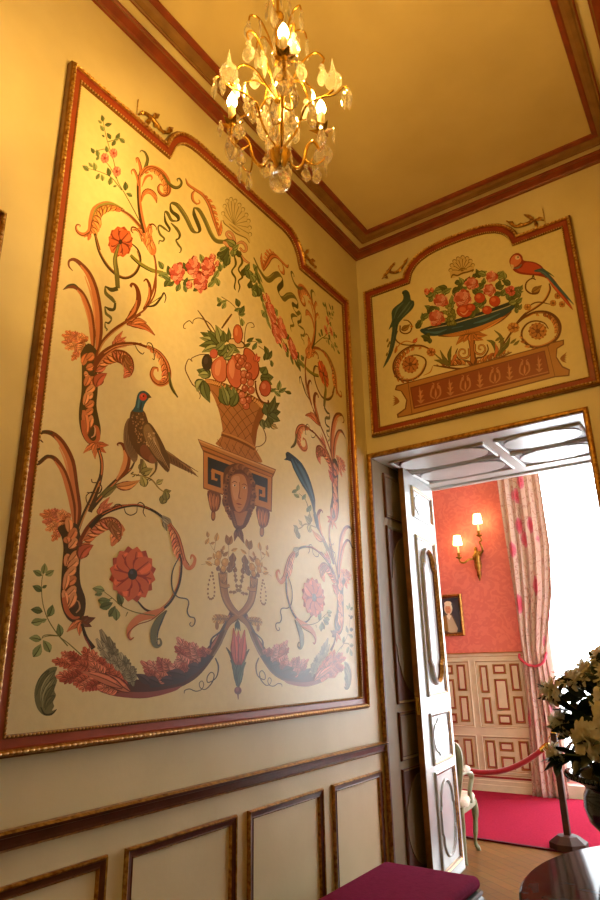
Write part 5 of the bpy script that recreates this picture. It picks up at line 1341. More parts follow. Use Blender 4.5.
for i, (x, y) in enumerate(((318, 312), (345, 348), (322, 358), (372, 362), (350, 402), (376, 414), (348, 440), (386, 452), (356, 482), (390, 492), (338, 518), (375, 545), (362, 578), (345, 550), (345, 318), (334, 335))):
    p.ell('#6e3018', x, y, 20, 22); p.ell(('#b8603e', '#c47452', '#a8563a')[i % 3], x, y, 17, 19); p.ell('#d89a74', x-5, y-6, 5, 6)
for q in ((255, 570, 215, 480, 60), (258, 575, 255, 455, 50), (290, 580, 290, 470, 50), (262, 575, 225, 460, 36), (280, 580, 310, 500, 40)): lf(*q[:4], q[4], p.rnd.choice(('#5c6838', '#74804c')))
p.ell('#7c341e', 466, 482, 34, 46); p.ell('#b8563a', 466, 482, 29, 41); p.ell('#cc7a58', 458, 470, 12, 16); p.stroke('#6a3a20', [(412, 440), (425, 500), (448, 545), (480, 562), (482, 545)], [10, 24, 24, 16, 6]); p.stroke('#e0c8a0', [(418, 446), (430, 500), (452, 542), (478, 556)], [6, 13, 13, 6])
for q in ((460, 600, 545, 560, 50), (470, 610, 550, 610, 60), (480, 620, 548, 660, 50), (480, 630, 460, 560, 50), (450, 650, 465, 705, 30), (480, 640, 510, 700, 40), (470, 660, 490, 700, 30), (500, 680, 535, 700, 26), (480, 620, 520, 520, 36)): lf(*q[:4], q[4], p.rnd.choice(('#4e5830', '#66704a', '#a8905a') if q[1] > 640 else ('#4e5830', '#58643c')))
# plinth with a head between two keys
p.crop(190, 420, 6)
p.poly('#6e4420', [(48, 112), (518, 296), (505, 330), (497, 345), (492, 548), (390, 515), (200, 445), (80, 410), (80, 190), (62, 150)])
p.poly('#b07a40', [(52, 116), (514, 299), (500, 322), (70, 150)]); p.poly('#c89860', [(54, 119), (512, 301), (508, 308), (58, 130)])
p.poly('#a86c36', [(72, 158), (497, 328), (494, 343), (80, 178)]); p.stroke('#6e4420', [(70, 152), (500, 325)], 4)
p.poly('#b67c40', [(86, 192), (490, 345), (486, 542), (86, 405)])
p.poly('#232a30', [(108, 220), (345, 308), (345, 460), (108, 382)]); p.poly('#232a30', [(340, 304), (468, 352), (466, 496), (345, 456)])
for t in ([(140, 358), (140, 302), (196, 322), (196, 400)],): p.stroke('#b67c40', [t[0], t[1]], 20); p.stroke('#b67c40', [(130, 300), (208, 328)], 20); p.stroke('#b67c40', [t[2], (198, 425)], 22)
p.stroke('#b67c40', [(134, 348), (166, 360)], 14)
p.stroke('#b67c40', [(404, 402), (404, 490)], 20); p.stroke('#b67c40', [(394, 396), (452, 416)], 20); p.stroke('#b67c40', [(444, 410), (444, 462)], 18); p.stroke('#b67c40', [(420, 448), (450, 458)], 14)
p.stroke('#7a4c24', [(84, 408), (200, 447)], 8); p.stroke('#7a4c24', [(392, 512), (492, 548)], 8)
for (dx, dy) in ((0, 0), (292, 96)):
    p.poly('#6a3e20', [(108+dx, 424+dy), (184+dx, 446+dy), (180+dx, 520+dy), (160+dx, 548+dy), (130+dx, 545+dy), (116+dx, 505+dy)], 3)
    for i in range(3): p.leaf('#a86a3a', (124+i*22+dx, 430+i*8+dy), (130+i*15+dx, 540+i*2+dy), 24, 0, '#5a3218', '#5a3218')
    p.poly('#6a3e20', [(132+dx, 546+dy), (152+dx, 548+dy), (153+dx, 590+dy), (140+dx, 606+dy), (128+dx, 588+dy)], 3); p.ell('#a8703c', 141+dx, 574+dy, 9, 22)
p.poly('#5e3a22', [(205, 310), (225, 280), (262, 262), (305, 262), (345, 285), (372, 330), (386, 400), (388, 470), (368, 530), (362, 590), (335, 640), (300, 660), (268, 645), (248, 590), (238, 520), (205, 520), (194, 480), (208, 430), (200, 380)], 3)
p.rnd.seed(8)
for i in range(46):
    a = -PI*.95+i/45*PI*1.9
    x, y = 298+85*math.sin(a)*(1+.05*math.cos(i*2)), 445-165*math.cos(a)
    p.ell(('#7a4e2c', '#91623a', '#6a4226')[i % 3], x, y, 15, 17, i, 9); p.ell('#4e2e1a', x+3, y+4, 6, 7, i, 8)
p.poly('#7c4a2a', [(244, 345), (262, 325), (300, 318), (335, 330), (364, 380), (366, 440), (352, 500), (325, 550), (292, 562), (262, 520), (246, 455), (240, 395)], 4)
p.poly('#b8804e', [(248, 348), (265, 330), (300, 324), (328, 338), (345, 390), (345, 450), (330, 510), (305, 548), (280, 545), (262, 505), (250, 450), (245, 395)], 4); p.poly('#c8966a', [(258, 345), (285, 335), (300, 350), (296, 420), (288, 470), (270, 480), (256, 430), (252, 380)], 3)
p.stroke('#7c4a2a', [(298, 372), (300, 420), (294, 462), (308, 472)], [3, 5, 8, 5]); p.stroke('#6a3c22', [(252, 378), (268, 368), (284, 376)], [3, 5, 3]); p.stroke('#6a3c22', [(312, 388), (328, 384), (344, 396)], [3, 5, 3])
p.ell('#e0c8a4', 268, 392, 11, 7, .15, 10); p.ell('#2e2018', 270, 392, 5, 6, 0, 8); p.ell('#d8bc94', 328, 406, 11, 7, .2, 10); p.ell('#2e2018', 327, 406, 5, 6, 0, 8)
p.stroke('#7a3426', [(278, 500), (294, 504), (312, 508)], [3, 9, 3]); p.stroke('#8a5a34', [(286, 522), (298, 526), (306, 524)], [2, 5, 2])
p.poly('#a06a3c', [(262, 545), (300, 560), (345, 545), (340, 600), (312, 632), (285, 628), (262, 590)], 3)
for i in range(9): p.ell('#5a3822', 252+i*3, 545+i*11, 12, 11, 0, 8); p.ell('#5a3822', 360-i*4, 545+i*11, 12, 11, 0, 8); p.ell('#7a5030', 250+i*3, 542+i*11, 7, 6, 0, 8)
for x, y in ((268, 728), (292, 700), (302, 690), (328, 742)): p.leaf('#6a4428', (297, 645), (x, y), 26, .1, '#3e2818', '#3e2818')
# tulip
p.crop(195, 520, 6.6667)
p.stroke('#4c5644', [(285, 660), (288, 720)], 8)
for x in (270, 290, 305): p.leaf('#46524a', (288, 668), (x, 740), 16, .1, '#2e3630', '#2e3630')
p.crop(170, 420, 2.7273)
p.stroke('#4a4c44', [(187, 640), (187, 738)], [8, 7])
for a, c, w, b in (((184, 726), (154, 620), 17, .2), ((186, 726), (166, 655), 12, .15), ((189, 726), (217, 625), 17, -.2), ((189, 726), (208, 660), 12, -.15)): p.leaf('#4e5c4c', a, c, w, b, '#2c362c', '#2c362c')
for a, c, w in (((187, 668), (187, 575), 22), ((181, 668), (174, 568), 20), ((193, 668), (204, 572), 20)): p.leaf('#b4564a', a, c, w, 0, '#6a2c28', '#6a2c28')
p.stroke('#6a2c28', [(187, 590), (187, 660)], [2, 3]); p.ell('#6a3a3a', 186, 738, 10, 11); p.ell('#8a5050', 184, 735, 5, 6); p.stroke('#5a3a3a', [(186, 745), (187, 762)], [5, 2])
# pheasant
p.crop(90, 340, 5)
p.poly('#6e5034', [(368, 540), (420, 575), (500, 635), (545, 687), (520, 672), (450, 640), (392, 612)])
for i in range(9): p.stroke('#4a3422', [(388+i*15, 575+i*9), (396+i*14, 600+i*9)], 3)
p.stroke('#a07c50', [(375, 548), (440, 598), (530, 668)], [4, 6, 3]); p.stroke('#6e5034', [(400, 575), (470, 615), (543, 660)], [6, 7, 2])
p.poly('#7c6248', [(196, 390), (176, 420), (168, 470), (172, 530), (195, 580), (222, 612), (240, 585), (232, 500), (215, 430)], 3)
for i in range(6): p.stroke('#57432e', [(182+i*8, 430+i*10), (180+i*9, 500+i*8), (205+i*6, 590)], [2, 4, 2])
p.poly('#573c26', [(212, 350), (198, 390), (188, 430), (196, 490), (222, 545), (252, 582), (300, 615), (335, 610), (342, 560), (320, 480), (292, 410), (268, 352)], 3)
for i in range(90):
    a = p.rnd.random(); c = p.rnd.random()
    x, y = 206+a*62+c*30, 366+c*150
    p.ell(('#96724c', '#7c5a38', '#a8865e', '#462e1e')[i % 4], x, y, 3.4, 4.4, 0, 7)
p.ell('#7a4a34', 280, 560, 28, 40, -.4, 12); p.ell('#8a5a40', 315, 595, 22, 24, 0, 10)
p.poly('#5c452e', [(272, 418), (262, 440), (268, 490), (296, 548), (340, 610), (390, 662), (400, 615), (380, 550), (340, 470), (300, 415)], 3)
p.poly('#8c7048', [(276, 426), (268, 448), (275, 490), (300, 540), (335, 590), (360, 600), (350, 540), (325, 475), (296, 424)], 3)
for i in range(11):
    t = i/10
    p.stroke(('#5c4026', '#b09468', '#6e5434')[i % 3], [(275+t*20, 450+t*10), (300+t*40, 520+t*20), (340+t*55, 585+t*60)], [2, 5, 2])
for i in range(16): p.ell('#c0a47a', 280+p.rnd.random()*50, 440+p.rnd.random()*100, 4, 5, 0, 6)
p.poly('#2a5468', [(238, 275), (250, 258), (272, 254), (292, 266), (300, 278), (292, 295), (276, 318), (266, 345), (262, 360), (214, 356), (226, 330), (232, 300)], 3)
p.stroke('#4a7c90', [(250, 268), (246, 300), (240, 340)], [4, 10, 8]); p.stroke('#1e2e36', [(258, 310), (252, 350)], [4, 10])
p.ell('#b83c2c', 266, 284, 19, 19); p.ell('#d05a44', 262, 278, 9, 8); p.ell('#1c1612', 268, 280, 5, 5, 0, 8); p.poly('#4a4038', [(286, 272), (300, 276), (309, 288), (296, 290), (284, 292)])
for t in ([(260, 595), (252, 640), (250, 665)], [(332, 610), (328, 652), (300, 685)]): p.stroke('#6a5a3c', t, [16, 8, 7])
for x, y in ((205, 668), (212, 685), (232, 680), (262, 672), (285, 700), (295, 705)): p.stroke('#3a2e20', [(x+14, y-8), (x, y)], [6, 3])
# blue parakeet on the other side
p.crop(270, 420, 6)
p.sprig([[(240, 560), (215, 480), (175, 440)]], [(150, 425, 30, 40), (168, 405, 80, 40), (160, 455, 150, 40), (205, 460, 60, 40), (235, 530, 60, 50)], GRN[:3], 5, .6, '#6a6c3a')
p.poly('#1f3a4c', [(94, 202), (108, 190), (130, 204), (148, 218), (192, 260), (232, 335), (258, 415), (272, 480), (272, 545), (290, 600), (294, 658), (278, 640), (262, 560), (248, 495), (225, 440), (195, 395), (160, 330), (138, 285), (124, 248), (92, 240), (86, 236), (98, 226)], 2)
for t, w in (([(130, 230), (150, 280), (185, 350), (225, 420)], [6, 14, 14, 4]), ([(170, 260), (205, 320), (240, 410), (262, 480)], [5, 14, 14, 4]), ([(150, 240), (190, 310), (230, 400)], [4, 8, 3])): p.stroke('#3e6278', t, w)
p.stroke('#55686f', [(190, 290), (215, 350), (245, 430)], [3, 5, 2]); p.stroke('#161e24', [(150, 300), (190, 380), (255, 470)], [3, 5, 3]); p.stroke('#161e24', [(262, 520), (275, 580), (288, 640)], [3, 5, 2]); p.ell('#11181c', 106, 210, 4, 4, 0, 8)

# ================================================================ overdoor panel
p = PB
GO = ('#b0703c', '#c48a54', '#96562c', '#5e3018')
p.crop(410, 250, 6)
p.poly('#cdb47c', [(240, 150), (240, 110), (255, 75), (280, 50), (315, 40), (345, 45), (370, 65), (382, 100), (380, 125), (330, 140), (280, 160), (250, 168)], 3)
for x, y in ((243, 120), (250, 90), (266, 66), (288, 50), (315, 42), (342, 48), (362, 64), (376, 90)): p.stroke('#7a5e30', [(312, 128), ((312+x)/2, (128+y)/2-4), (x, y)], [2, 4, 6]); p.ell('#7a5e30', x, y, 13, 12); p.ell('#cfb880', x+1, y+2, 10, 9)
p.stroke('#6a4c24', [(245, 168), (258, 148), (285, 152), (315, 138), (350, 130), (380, 118), (370, 132)], [5, 10, 9, 10, 9, 8, 4]); p.stroke('#7a5e30', [(288, 125), (312, 110), (340, 115)], [4, 8, 4])
# stand with scrolls, then bowl
p.stroke(GO[3], [(385, 700), (378, 640), (372, 580), (368, 520)], [60, 34, 34, 46]); p.stroke(GO[0], [(380, 690), (375, 640), (370, 580), (366, 525)], [36, 20, 20, 30])
for cx, cy, sgn in ((318, 615, 1), (424, 590, -1)):
    sp = [(cx+sgn*r*math.cos(a), cy+r*1.05*math.sin(a)) for r, a in ((44-5.2*k, -.6+k*1.15) for k in range(9))]
    p.stroke(GO[3], [(378+(-sgn)*8, 690), (cx+sgn*46, 660), (cx+sgn*50, 600)]+sp[1:] if False else sp, [16, 15, 14, 12, 11, 10, 9, 8, 7]); p.stroke(GO[1], sp, [7, 7, 6, 5, 4])
p.stroke(GO[3], [(375, 690), (350, 668), (300, 660), (275, 625), (285, 590)], [14, 12, 10, 9, 6]); p.stroke(GO[3], [(385, 690), (400, 650), (440, 640), (468, 600), (462, 565)], [14, 12, 10, 9, 6])
for a, c in (((365, 500), (275, 570)), ((365, 500), (290, 530)), ((365, 500), (320, 555)), ((370, 500), (440, 540)), ((370, 495), (465, 510)), ((370, 500), (410, 545)), ((368, 500), (370, 560))): p.leaf(GO[0], a, c, 34, .15, GO[3], GO[3])
p.acan([(380, 690), (300, 690), (240, 695), (150, 695)], 36, (GO[0], GO[1], GO[2], GO[3]), 1, 8, .6); p.acan([(390, 685), (450, 670), (530, 640), (600, 610)], 36, (GO[0], GO[1], GO[2], GO[3]), -1, 8, .6)
p.stroke(GO[3], [(385, 700), (300, 712), (230, 705), (140, 692)], [10, 12, 12, 6]); p.stroke(GO[3], [(385, 700), (450, 680), (530, 650), (610, 612)], [10, 12, 12, 6])
for t, c in (([(250, 695), (210, 660), (180, 600)], OLV), ([(240, 695), (235, 630), (248, 575)], '#5a602e'), ([(240, 700), (190, 670), (145, 660)], OLV), ([(245, 690), (270, 640), (275, 620)], '#c4714a'), ([(520, 640), (550, 580), (545, 520), (505, 480)], OLV), ([(520, 640), (500, 560), (460, 540)], '#5a602e'), ([(530, 635), (580, 570), (600, 520)], '#5a602e'), ([(500, 650), (520, 600), (510, 560)], '#c4714a')): p.stroke(DK, t, [5, 26, 4]); p.stroke(c, t, [3, 20, 2])
p.poly('#6a3c1c', [(165, 512), (300, 470), (470, 425), (610, 362), (560, 420), (470, 470), (380, 500), (300, 516), (230, 522)], 3)
for i in range(17):
    t = i/16
    p.leaf('#bb7e44', (355+(t-.5)*100, 500-(t-.5)*14), (185+t*395, 508-t*115), 24, 0, '#6a3c1c')
p.poly('#142c3c', [(75, 474), (120, 456), (240, 426), (360, 390), (480, 352), (590, 312), (652, 292), (650, 310), (590, 345), (360, 420), (120, 480)], 2)
p.poly('#1e4258', [(58, 484), (75, 470), (120, 470), (240, 445), (360, 410), (480, 375), (590, 335), (650, 300), (648, 318), (615, 358), (560, 395), (480, 432), (390, 465), (290, 490), (180, 512), (120, 515), (85, 505)], 2)
for t in ([(90, 490), (160, 495), (220, 475)], [(380, 440), (450, 420), (540, 380)], [(250, 470), (320, 455)]): p.stroke('#44708a', t, [4, 16, 4])
p.stroke('#b8b290', [(105, 474), (240, 446), (360, 411), (480, 376), (590, 337), (645, 306)], [3, 6, 6, 6, 5, 3])
for q in ((60, 430, 45), (75, 400, 100), (95, 390, 40), (50, 445, 60), (115, 360, 80), (105, 345, 150), (135, 345, 20), (125, 290, 60), (120, 260, 30), (150, 265, 100), (175, 235, 20), (195, 228, 160), (205, 250, 60), (225, 240, 30), (265, 250, 80), (280, 235, 30), (290, 190, 20), (305, 185, 120), (300, 215, 70), (325, 230, 30), (345, 180, 60), (390, 150, 40), (405, 140, 110), (435, 135, 20), (430, 145, 160), (440, 185, 80), (425, 210, 40), (400, 240, 60), (385, 245, 130), (420, 250, 20), (540, 140, 40), (560, 150, 100), (545, 160, 20), (530, 205, 70), (545, 220, 30), (575, 195, 150), (560, 250, 60), (530, 260, 20), (590, 270, 80), (380, 330, 60), (400, 360, 100), (375, 380, 60), (405, 325, 30), (350, 340, 120), (430, 330, 40), (440, 300, 80), (250, 300, 90), (245, 330, 60), (100, 520, 60), (115, 540, 100), (90, 525, 160), (180, 380, 40), (160, 350, 100), (610, 290, 60), (620, 310, 20), (640, 260, 120), (630, 270, 40), (640, 330, 70), (655, 300, 40)):
    x, y, a = q; l = p.rnd.uniform(42, 62); a = math.radians(a)
    p.leaf(p.rnd.choice(GRN[:3]+('#4c5630',)), (x-l/2*math.cos(a), y+l/2*math.sin(a)), (x+l/2*math.cos(a), y-l/2*math.sin(a)), l*.55, .1, GRN[3], GRN[3])
for i in range(34):
    x, y = 232+p.rnd.uniform(-32, 36), 382+p.rnd.uniform(-52, 62)
    p.ell('#4a5028', x, y, 13, 13, 0, 9); p.ell(('#8a8c50', '#787a42', '#9a9a60')[i % 3], x, y, 10, 10, 0, 9)
for x, y, r in ((186, 303, 40), (158, 408, 46), (316, 290, 52), (370, 200, 38), (490, 160, 34), (476, 240, 36), (600, 240, 26)): p.rose(x, y, r, ('#b4504a', '#cc746c', '#d89890'), r*.92)
for x, y, r in ((100, 248, 16), (130, 240, 12)): p.rose(x, y, r)
for x, y, rx, ry in ((326, 366, 46, 36), (418, 287, 31, 29), (508, 307, 32, 31), (462, 360, 28, 24), (365, 345, 26, 22)): p.ell('#742418', x, y, rx+3, ry+3); p.ell('#b84430', x, y, rx, ry); p.ell('#d06e4c', x-rx*.25, y-ry*.3, rx*.45, ry*.4)
p.stroke('#d8a080', [(300, 372), (325, 385), (350, 360)], [4, 10, 4])
# left rosette scroll and green parrot
p.crop(370, 280, 7.5)
p.stroke(GO[3], [(205, 380), (190, 440), (230, 478), (300, 488), (340, 478)], [9, 10, 10, 9, 6]); p.stroke(GO[0], [(195, 515), (225, 480), (270, 458), (330, 470)], [5, 8, 8, 5])
p.stroke(GO[3], [(225, 340), (228, 385), (265, 402), (302, 385), (312, 340), (285, 305), (250, 300)], [10, 10, 10, 10, 9, 7]); p.leaf('#8a6a38', (235, 375), (300, 330), 36, .1, GO[3], GO[3]); p.leaf(GO[0], (300, 350), (325, 345), 20, 0, GO[3])
for q in ((125, 450, 120), (140, 470, 60), (130, 490, 30), (120, 555, 100), (140, 530, 60)): p.leaf('#7a6a34', (q[0], q[1]+16), (q[0]+10, q[1]-16), 16, .1, GO[3])
p.leaf('#c4604a', (320, 470), (355, 432), 24, .1, GO[3], GO[3]); p.leaf(GO[0], (185, 550), (200, 490), 22, .1, GO[3])
p.stroke(GO[3], [(490, 545), (440, 515), (380, 492), (310, 498), (240, 535), (190, 595), (176, 660), (200, 725), (255, 752), (325, 742), (385, 700), (418, 630), (405, 585), (345, 562), (290, 572)], [10, 13, 15, 16, 17, 18, 19, 19, 18, 16, 14, 13, 11, 9, 6])
p.stroke(GO[1], [(440, 520), (380, 498), (310, 504), (244, 540), (196, 598), (184, 660), (206, 720), (256, 745), (325, 735), (378, 695), (408, 630)], [4, 6, 7, 8, 8, 8, 8, 7, 6, 4])
p.acan([(400, 500), (310, 505), (240, 545), (195, 605), (185, 670), (215, 730), (290, 745)], 40, (GO[1], GO[0], '#c07a54', GO[3]), -1, 12, .4)
p.acan([(190, 640), (200, 720), (250, 750), (330, 740), (400, 690)], 22, (GO[1], GO[0], GO[2], GO[3]), 1, 8, .5)
p.flower(302, 632, 66, 70, 7, '#b47444', '#8c4c28', GO[3], '#6a3a20', .22)
p.flower(458, 540, 36, 34, 5, '#bc7c4c', '#96562c', GO[3], '#7a4424', .3); p.stroke(OLV, [(480, 550), (520, 585), (580, 630)], [8, 12, 8]); p.stroke(GO[0], [(400, 715), (450, 690), (470, 645)], [4, 9, 5])
p.poly('#38504e', [(240, 92), (252, 78), (272, 74), (290, 88), (300, 115), (306, 150), (326, 154), (332, 180), (318, 215), (285, 250), (245, 288), (220, 318), (208, 350), (195, 430), (172, 530), (135, 610), (96, 662), (110, 620), (140, 540), (158, 430), (166, 350), (138, 376), (150, 340), (164, 300), (160, 250), (172, 215), (205, 186), (240, 158), (250, 125)], 2)
for t, w in (([(300, 160), (255, 215), (205, 285)], [6, 22, 6]), ([(250, 170), (205, 215), (178, 290)], [4, 14, 4]), ([(318, 175), (280, 230), (235, 280)], [4, 10, 3])): p.stroke('#5c7674', t, w)
for t, w in (([(285, 170), (240, 225), (190, 300)], [2, 5, 2]), ([(200, 330), (180, 430), (150, 540), (115, 630)], [3, 6, 5, 2]), ([(240, 200), (200, 250), (175, 320)], [2, 4, 2])): p.stroke('#252c2a', t, w)
p.stroke('#5f6a62', [(192, 350), (175, 440), (148, 540)], [3, 6, 3]); p.poly('#1c2020', [(240, 88), (252, 92), (250, 108), (240, 104)]); p.ell('#14181a', 262, 96, 4, 4, 0, 8)
# right rosette scroll and red parrot
p.crop(500, 230, 6)
p.stroke(GO[3], [(295, 320), (300, 360), (270, 420), (215, 465), (155, 500), (105, 555), (60, 625), (15, 690)], [8, 11, 12, 12, 14, 14, 12, 8]); p.stroke(GO[1], [(294, 335), (292, 365), (264, 418), (212, 460), (155, 494)], [3, 5, 5, 4])
p.stroke(GO[3], [(165, 475), (190, 445), (235, 432), (300, 445)], [5, 8, 8, 5])
p.stroke(GO[3], [(240, 345), (225, 378), (185, 380), (155, 355), (158, 315), (190, 290), (215, 298)], [10, 10, 10, 9, 8, 6]); p.leaf('#8a6a38', (190, 372), (250, 330), 34, .1, GO[3], GO[3])
for x, y in ((318, 438), (372, 445), (345, 395)): p.flower(x, y, 20, 20, 4, '#b47c48', '#8c5228', GO[3], '#6a3a20', .3)
p.flower(165, 462, 24, 18, 4, '#c08a50', '#96562c', GO[3], '#7a4424', .3)
p.stroke(GO[3], [(100, 560), (150, 520), (215, 492), (285, 494), (338, 528), (360, 580), (345, 640), (300, 680), (235, 702), (175, 695), (135, 655), (132, 605), (165, 560), (215, 545), (265, 558), (290, 592)], [12, 14, 15, 16, 18, 20, 20, 18, 16, 15, 14, 12, 10, 9, 8, 6])
p.stroke(GO[1], [(155, 526), (215, 499), (283, 502), (330, 534), (350, 582), (337, 636), (296, 672), (235, 694), (180, 688), (144, 652)], [4, 6, 8, 9, 9, 9, 8, 7, 6, 4])
p.acan([(200, 500), (285, 500), (335, 535), (352, 590), (330, 650)], 34, (GO[1], GO[0], GO[2], GO[3]), 1, 9, .4); p.acan([(330, 655), (270, 695), (200, 700), (145, 660), (128, 615)], 26, (GO[1], GO[0], GO[2], GO[3]), -1, 8, .5)
p.flower(226, 606, 58, 54, 7, '#b47c48', '#8c5228', GO[3], '#6a3a20', .25)
p.flower(80, 585, 38, 32, 5, '#bc844c', '#96562c', GO[3], '#7a4424', .3)
for q in ((10, 660, 60), (20, 690, 100), (-10, 650, 120), (80, 665, 30), (100, 675, 10)): p.leaf(OLV, (q[0]-20, q[1]+16), (q[0]+18, q[1]-16), 18, .1, DK)
p.flower(68, 365, 26, 32, 5, '#c4605a', '#a8443e', '#8a2c28', '#7a2420', .3)
for q in ((100, 350, 40), (120, 370, 10), (105, 385, 140), (125, 345, 60), (95, 480, 110), (120, 460, 60)): a = math.radians(q[2]); p.leaf('#66704a', (q[0]-20*math.cos(a), q[1]+20*math.sin(a)), (q[0]+20*math.cos(a), q[1]-20*math.sin(a)), 20, .1, GRN[3], GRN[3])
p.poly('#8a2a20', [(56, 195), (62, 165), (85, 142), (112, 138), (134, 158), (142, 182), (200, 190), (245, 212), (275, 248), (315, 285), (360, 345), (405, 415), (438, 478), (405, 450), (350, 385), (310, 335), (280, 292), (230, 275), (170, 270), (115, 262), (78, 240)], 3)
p.poly('#bc4a36', [(150, 195), (200, 198), (240, 220), (262, 250), (230, 262), (170, 258), (120, 250), (100, 235), (130, 225)], 3); p.poly('#d0785c', [(62, 190), (72, 162), (95, 148), (120, 158), (128, 182), (112, 205), (85, 222), (66, 215)], 3)
p.ell('#e0c8b0', 104, 165, 15, 13); p.ell('#241a18', 108, 162, 5, 5, 0, 8); p.poly('#d8c0a0', [(62, 205), (80, 208), (84, 228), (74, 238)])
p.stroke('#6a7a80', [(80, 228), (108, 226), (130, 205)], [4, 10, 4])
p.stroke('#2f5870', [(205, 245), (255, 245), (300, 290), (350, 345), (400, 400), (442, 446)], [8, 32, 22, 18, 14, 4]); p.stroke('#5c7880', [(225, 240), (270, 262), (320, 315)], [3, 8, 3])
p.stroke('#c85a40', [(280, 285), (340, 358), (400, 432), (436, 476)], [6, 12, 9, 3]); p.stroke('#4e5c34', [(262, 235), (300, 262), (325, 280)], [4, 9, 3])
for x in (188, 206): p.stroke('#3a2a20', [(200, 268), (x, 295)], [8, 5])
# ornamental base
p.crop(380, 340, 3)
p.poly('#6e4420', [(44, 150), (48, 136), (86, 126), (505, 14), (508, 8), (552, -2), (552, 14), (532, 26), (530, 50), (548, 78), (570, 88), (568, 108), (525, 112), (96, 225), (52, 234), (50, 222), (74, 205), (78, 180), (62, 154)])
p.poly('#b07c44', [(48, 147), (52, 139), (86, 129), (506, 17), (512, 11), (548, 2), (548, 12), (529, 24), (527, 52), (546, 82), (566, 91), (564, 104), (524, 108), (95, 221), (56, 230), (55, 224), (78, 207), (82, 180), (66, 153)])
p.stroke('#6e4420', [(84, 130), (96, 224)], 2); p.stroke('#6e4420', [(503, 18), (525, 110)], 2)
p.poly('#6e3018', [(90, 142), (494, 31), (509, 101), (101, 207)]); p.poly('#8a4526', [(93, 145), (492, 34), (506, 99), (103, 203)])
p.rnd.seed(4)
for i in range(9):
    t = (i+.5)/9
    x, y = 100+t*400, 172-t*106
    up_ = (2.5, -28)
    c1 = '#b87e56'
    if i % 2 == 0:
        for k in range(3):
            s_ = 12-k*2.6
            yy = y+20-k*14
            p.leaf(c1, (x, yy+4), (x-s_, yy-6), 6, .3); p.leaf(c1, (x, yy+4), (x+s_, yy-8), 6, -.3)
        p.leaf(c1, (x, y+22), (x-4, y-28), 6)
    else:
        for sg in (-1, 1):
            p.stroke(c1, [(x+sg*2, y+22), (x+sg*14, y+10-sg*3), (x+sg*12, y-10-sg*3), (x+sg*5, y-22), (x+sg*11, y-26)], [3, 5, 5, 3, 2]); p.ell(c1, x+sg*8, y-14, 4, 6, 0, 8)
        p.leaf(c1, (x, y+20), (x, y-10), 6)
p.stroke('#b87e56', [(104, 200), (300, 147), (505, 95)], [3, 3])
for q in ((50, 182, -1), (548, 52, 1)):
    for k in range(5): p.leaf('#94602e', (q[0]-q[2]*8, q[1]+3), (q[0]+q[2]*12, q[1]-16+k*8), 6, .1)
PL.mb.build('painted_canvas', M['paint'], mural)
PB.mb.build('painted_canvas', M['paint'], over)
print('layers', PL.maxl, PB.maxl, len(PL.mb.f), len(PB.mb.f))

# small gilt sprays fixed to the walls at the shoulders of the frames
def spray(lines, leaves, ax, label, stick=None):
    n = Vector((1, 0, 0)) if ax == 0 else Vector((0, -1, 0))
    A = lambda q, h=.012: at(ax, 0, *q)+n*h
    c = A(lines[0][1], 0)
    t = thing('gilt_spray', label, 'wall ornament', c, 'gilt sprays at the frame shoulders')
    b = MB()
    for L in lines:
        b.tube(cr([A(q) for q in L], 5), [.006, .012, .014, .010, .005], 6)
    for x, y, dx, dy, w in leaves:
        a, e = A((x, y), .012), A((x+dx, y+dy), .022)
        m = a.lerp(e, .5); d = (e-a); s = d.cross(n).normalized()*w
        b.add([a, m+s+n*.006, e, m-s+n*.006, m+n*.016], [(0, 1, 4), (1, 2, 4), (2, 3, 4), (3, 0, 4)])
        b.ell(m, .012, .012, .012, 6, 4)
    b.build('branch', M['gilt'], t)
    if stick:
        b = MB(); b.tube([A(stick[0], .006), A(stick[1], .006)], .0035, 5); b.build('pin', M['giltlight'], t)
g = lambda o, k, *pts: [(o[0]+x/k, o[1]+y/k) for x, y in pts]
def lvs(o, k, *ls): return [(o[0]+x/k, o[1]+y/k, dx/k, dy/k, w) for x, y, dx, dy, w in ls]
o, k = (120, 60), 6
spray([g(o, k, (105, 332), (140, 326), (180, 352), (210, 390), (245, 432), (285, 440), (308, 415)), g(o, k, (180, 352), (160, 378), (150, 402))],
      lvs(o, k, (180, 350, 45, -12, .018), (190, 362, 30, -30, .015), (165, 370, -22, 14, .014), (240, 430, 20, 22, .016), (270, 440, 36, -26, .018), (130, 330, -20, -8, .014), (210, 392, -16, 20, .014)), 0,
      'small gilt spray above the left shoulder of the large painted panel', g(o, k, (106, 240), (94, 362)))
o, k = (280, 180), 4
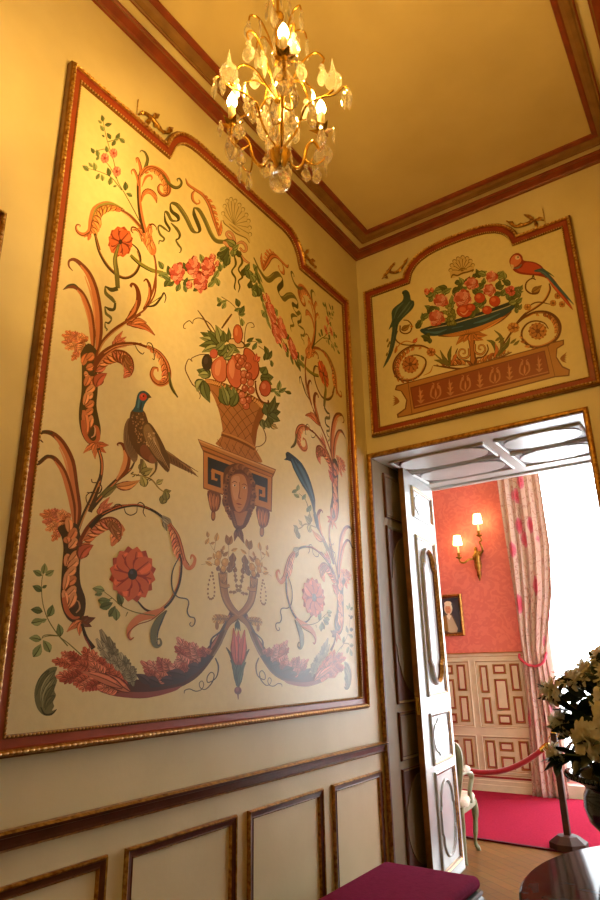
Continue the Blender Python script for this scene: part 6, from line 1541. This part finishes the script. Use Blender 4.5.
spray([g(o, k, (50, 236), (70, 270), (92, 300), (120, 330), (138, 352)), g(o, k, (92, 300), (110, 282)), g(o, k, (110, 318), (128, 345))],
      lvs(o, k, (60, 250, 14, 26, .016), (92, 298, 16, -18, .015), (100, 310, -14, 14, .014), (112, 322, 22, 6, .016), (130, 340, 6, 20, .014)), 0,
      'small gilt spray above the right shoulder of the large painted panel')
spray([g(o, k, (410, 398), (432, 372), (452, 345), (462, 332)), g(o, k, (428, 366), (465, 372), (495, 345), (514, 314))],
      lvs(o, k, (430, 372, -14, 22, .014), (450, 348, 16, -14, .013), (470, 370, 26, -8, .016), (495, 345, 18, -26, .016), (420, 385, 18, 14, .013)), 1,
      'small gilt spray over the left shoulder of the overdoor panel')
o, k = (500, 0), 3.6
spray([g(o, k, (25, 798), (60, 818), (105, 806), (125, 795), (160, 796)), g(o, k, (125, 795), (105, 782), (88, 776)), g(o, k, (125, 795), (132, 812), (132, 825))],
      lvs(o, k, (30, 800, 26, 16, .018), (60, 815, 30, -4, .016), (105, 803, 20, -18, .014), (125, 795, 34, -6, .015), (128, 800, 8, 22, .014)), 1,
      'small gilt spray over the right shoulder of the overdoor panel', g(o, k, (153, 752), (164, 806)))

# the next framed panel of the left wall only just enters the picture at the left margin
q = at(0, 0, 2.6, 216.5)
out_n = [(q.y-1.5, 1.303), (q.y, 1.303), (q.y, q.z), (q.y-1.5, q.z)]
side_panel = framed_panel('painted_wall_panel', 'red-framed panel of which only a corner shows at the left margin of the photo', (0, q.y-.75, 1.303), out_n, XP, 0)
b = MB()
o_ = offset_path(out_n, .068)
b.add([XP(u, v, .012) for u, v in o_], [tuple(range(len(o_)))], 0, False, lin(CANVAS))
b.build('painted_canvas', M['paint'], side_panel)
# ------------------------------------------------------------------ light
w = bpy.data.worlds.new('sky')
SC.world = w
w.use_nodes = True
bg = w.node_tree.nodes['Background']
bg.inputs[0].default_value = (.90, .96, 1, 1)
bg.inputs[1].default_value = 11.5
SC.view_settings.view_transform = 'Standard'
SC.view_settings.look = 'None'
SC.view_settings.exposure = .14
SC.view_settings.gamma = 1
SC.view_settings.use_curve_mapping = False
SC.cycles.caustics_reflective = False
SC.cycles.caustics_refractive = False
SC.cycles.sample_clamp_indirect = 6
SC.cycles.max_bounces = 10
SC.cycles.diffuse_bounces = 5
SC.cycles.transparent_max_bounces = 24
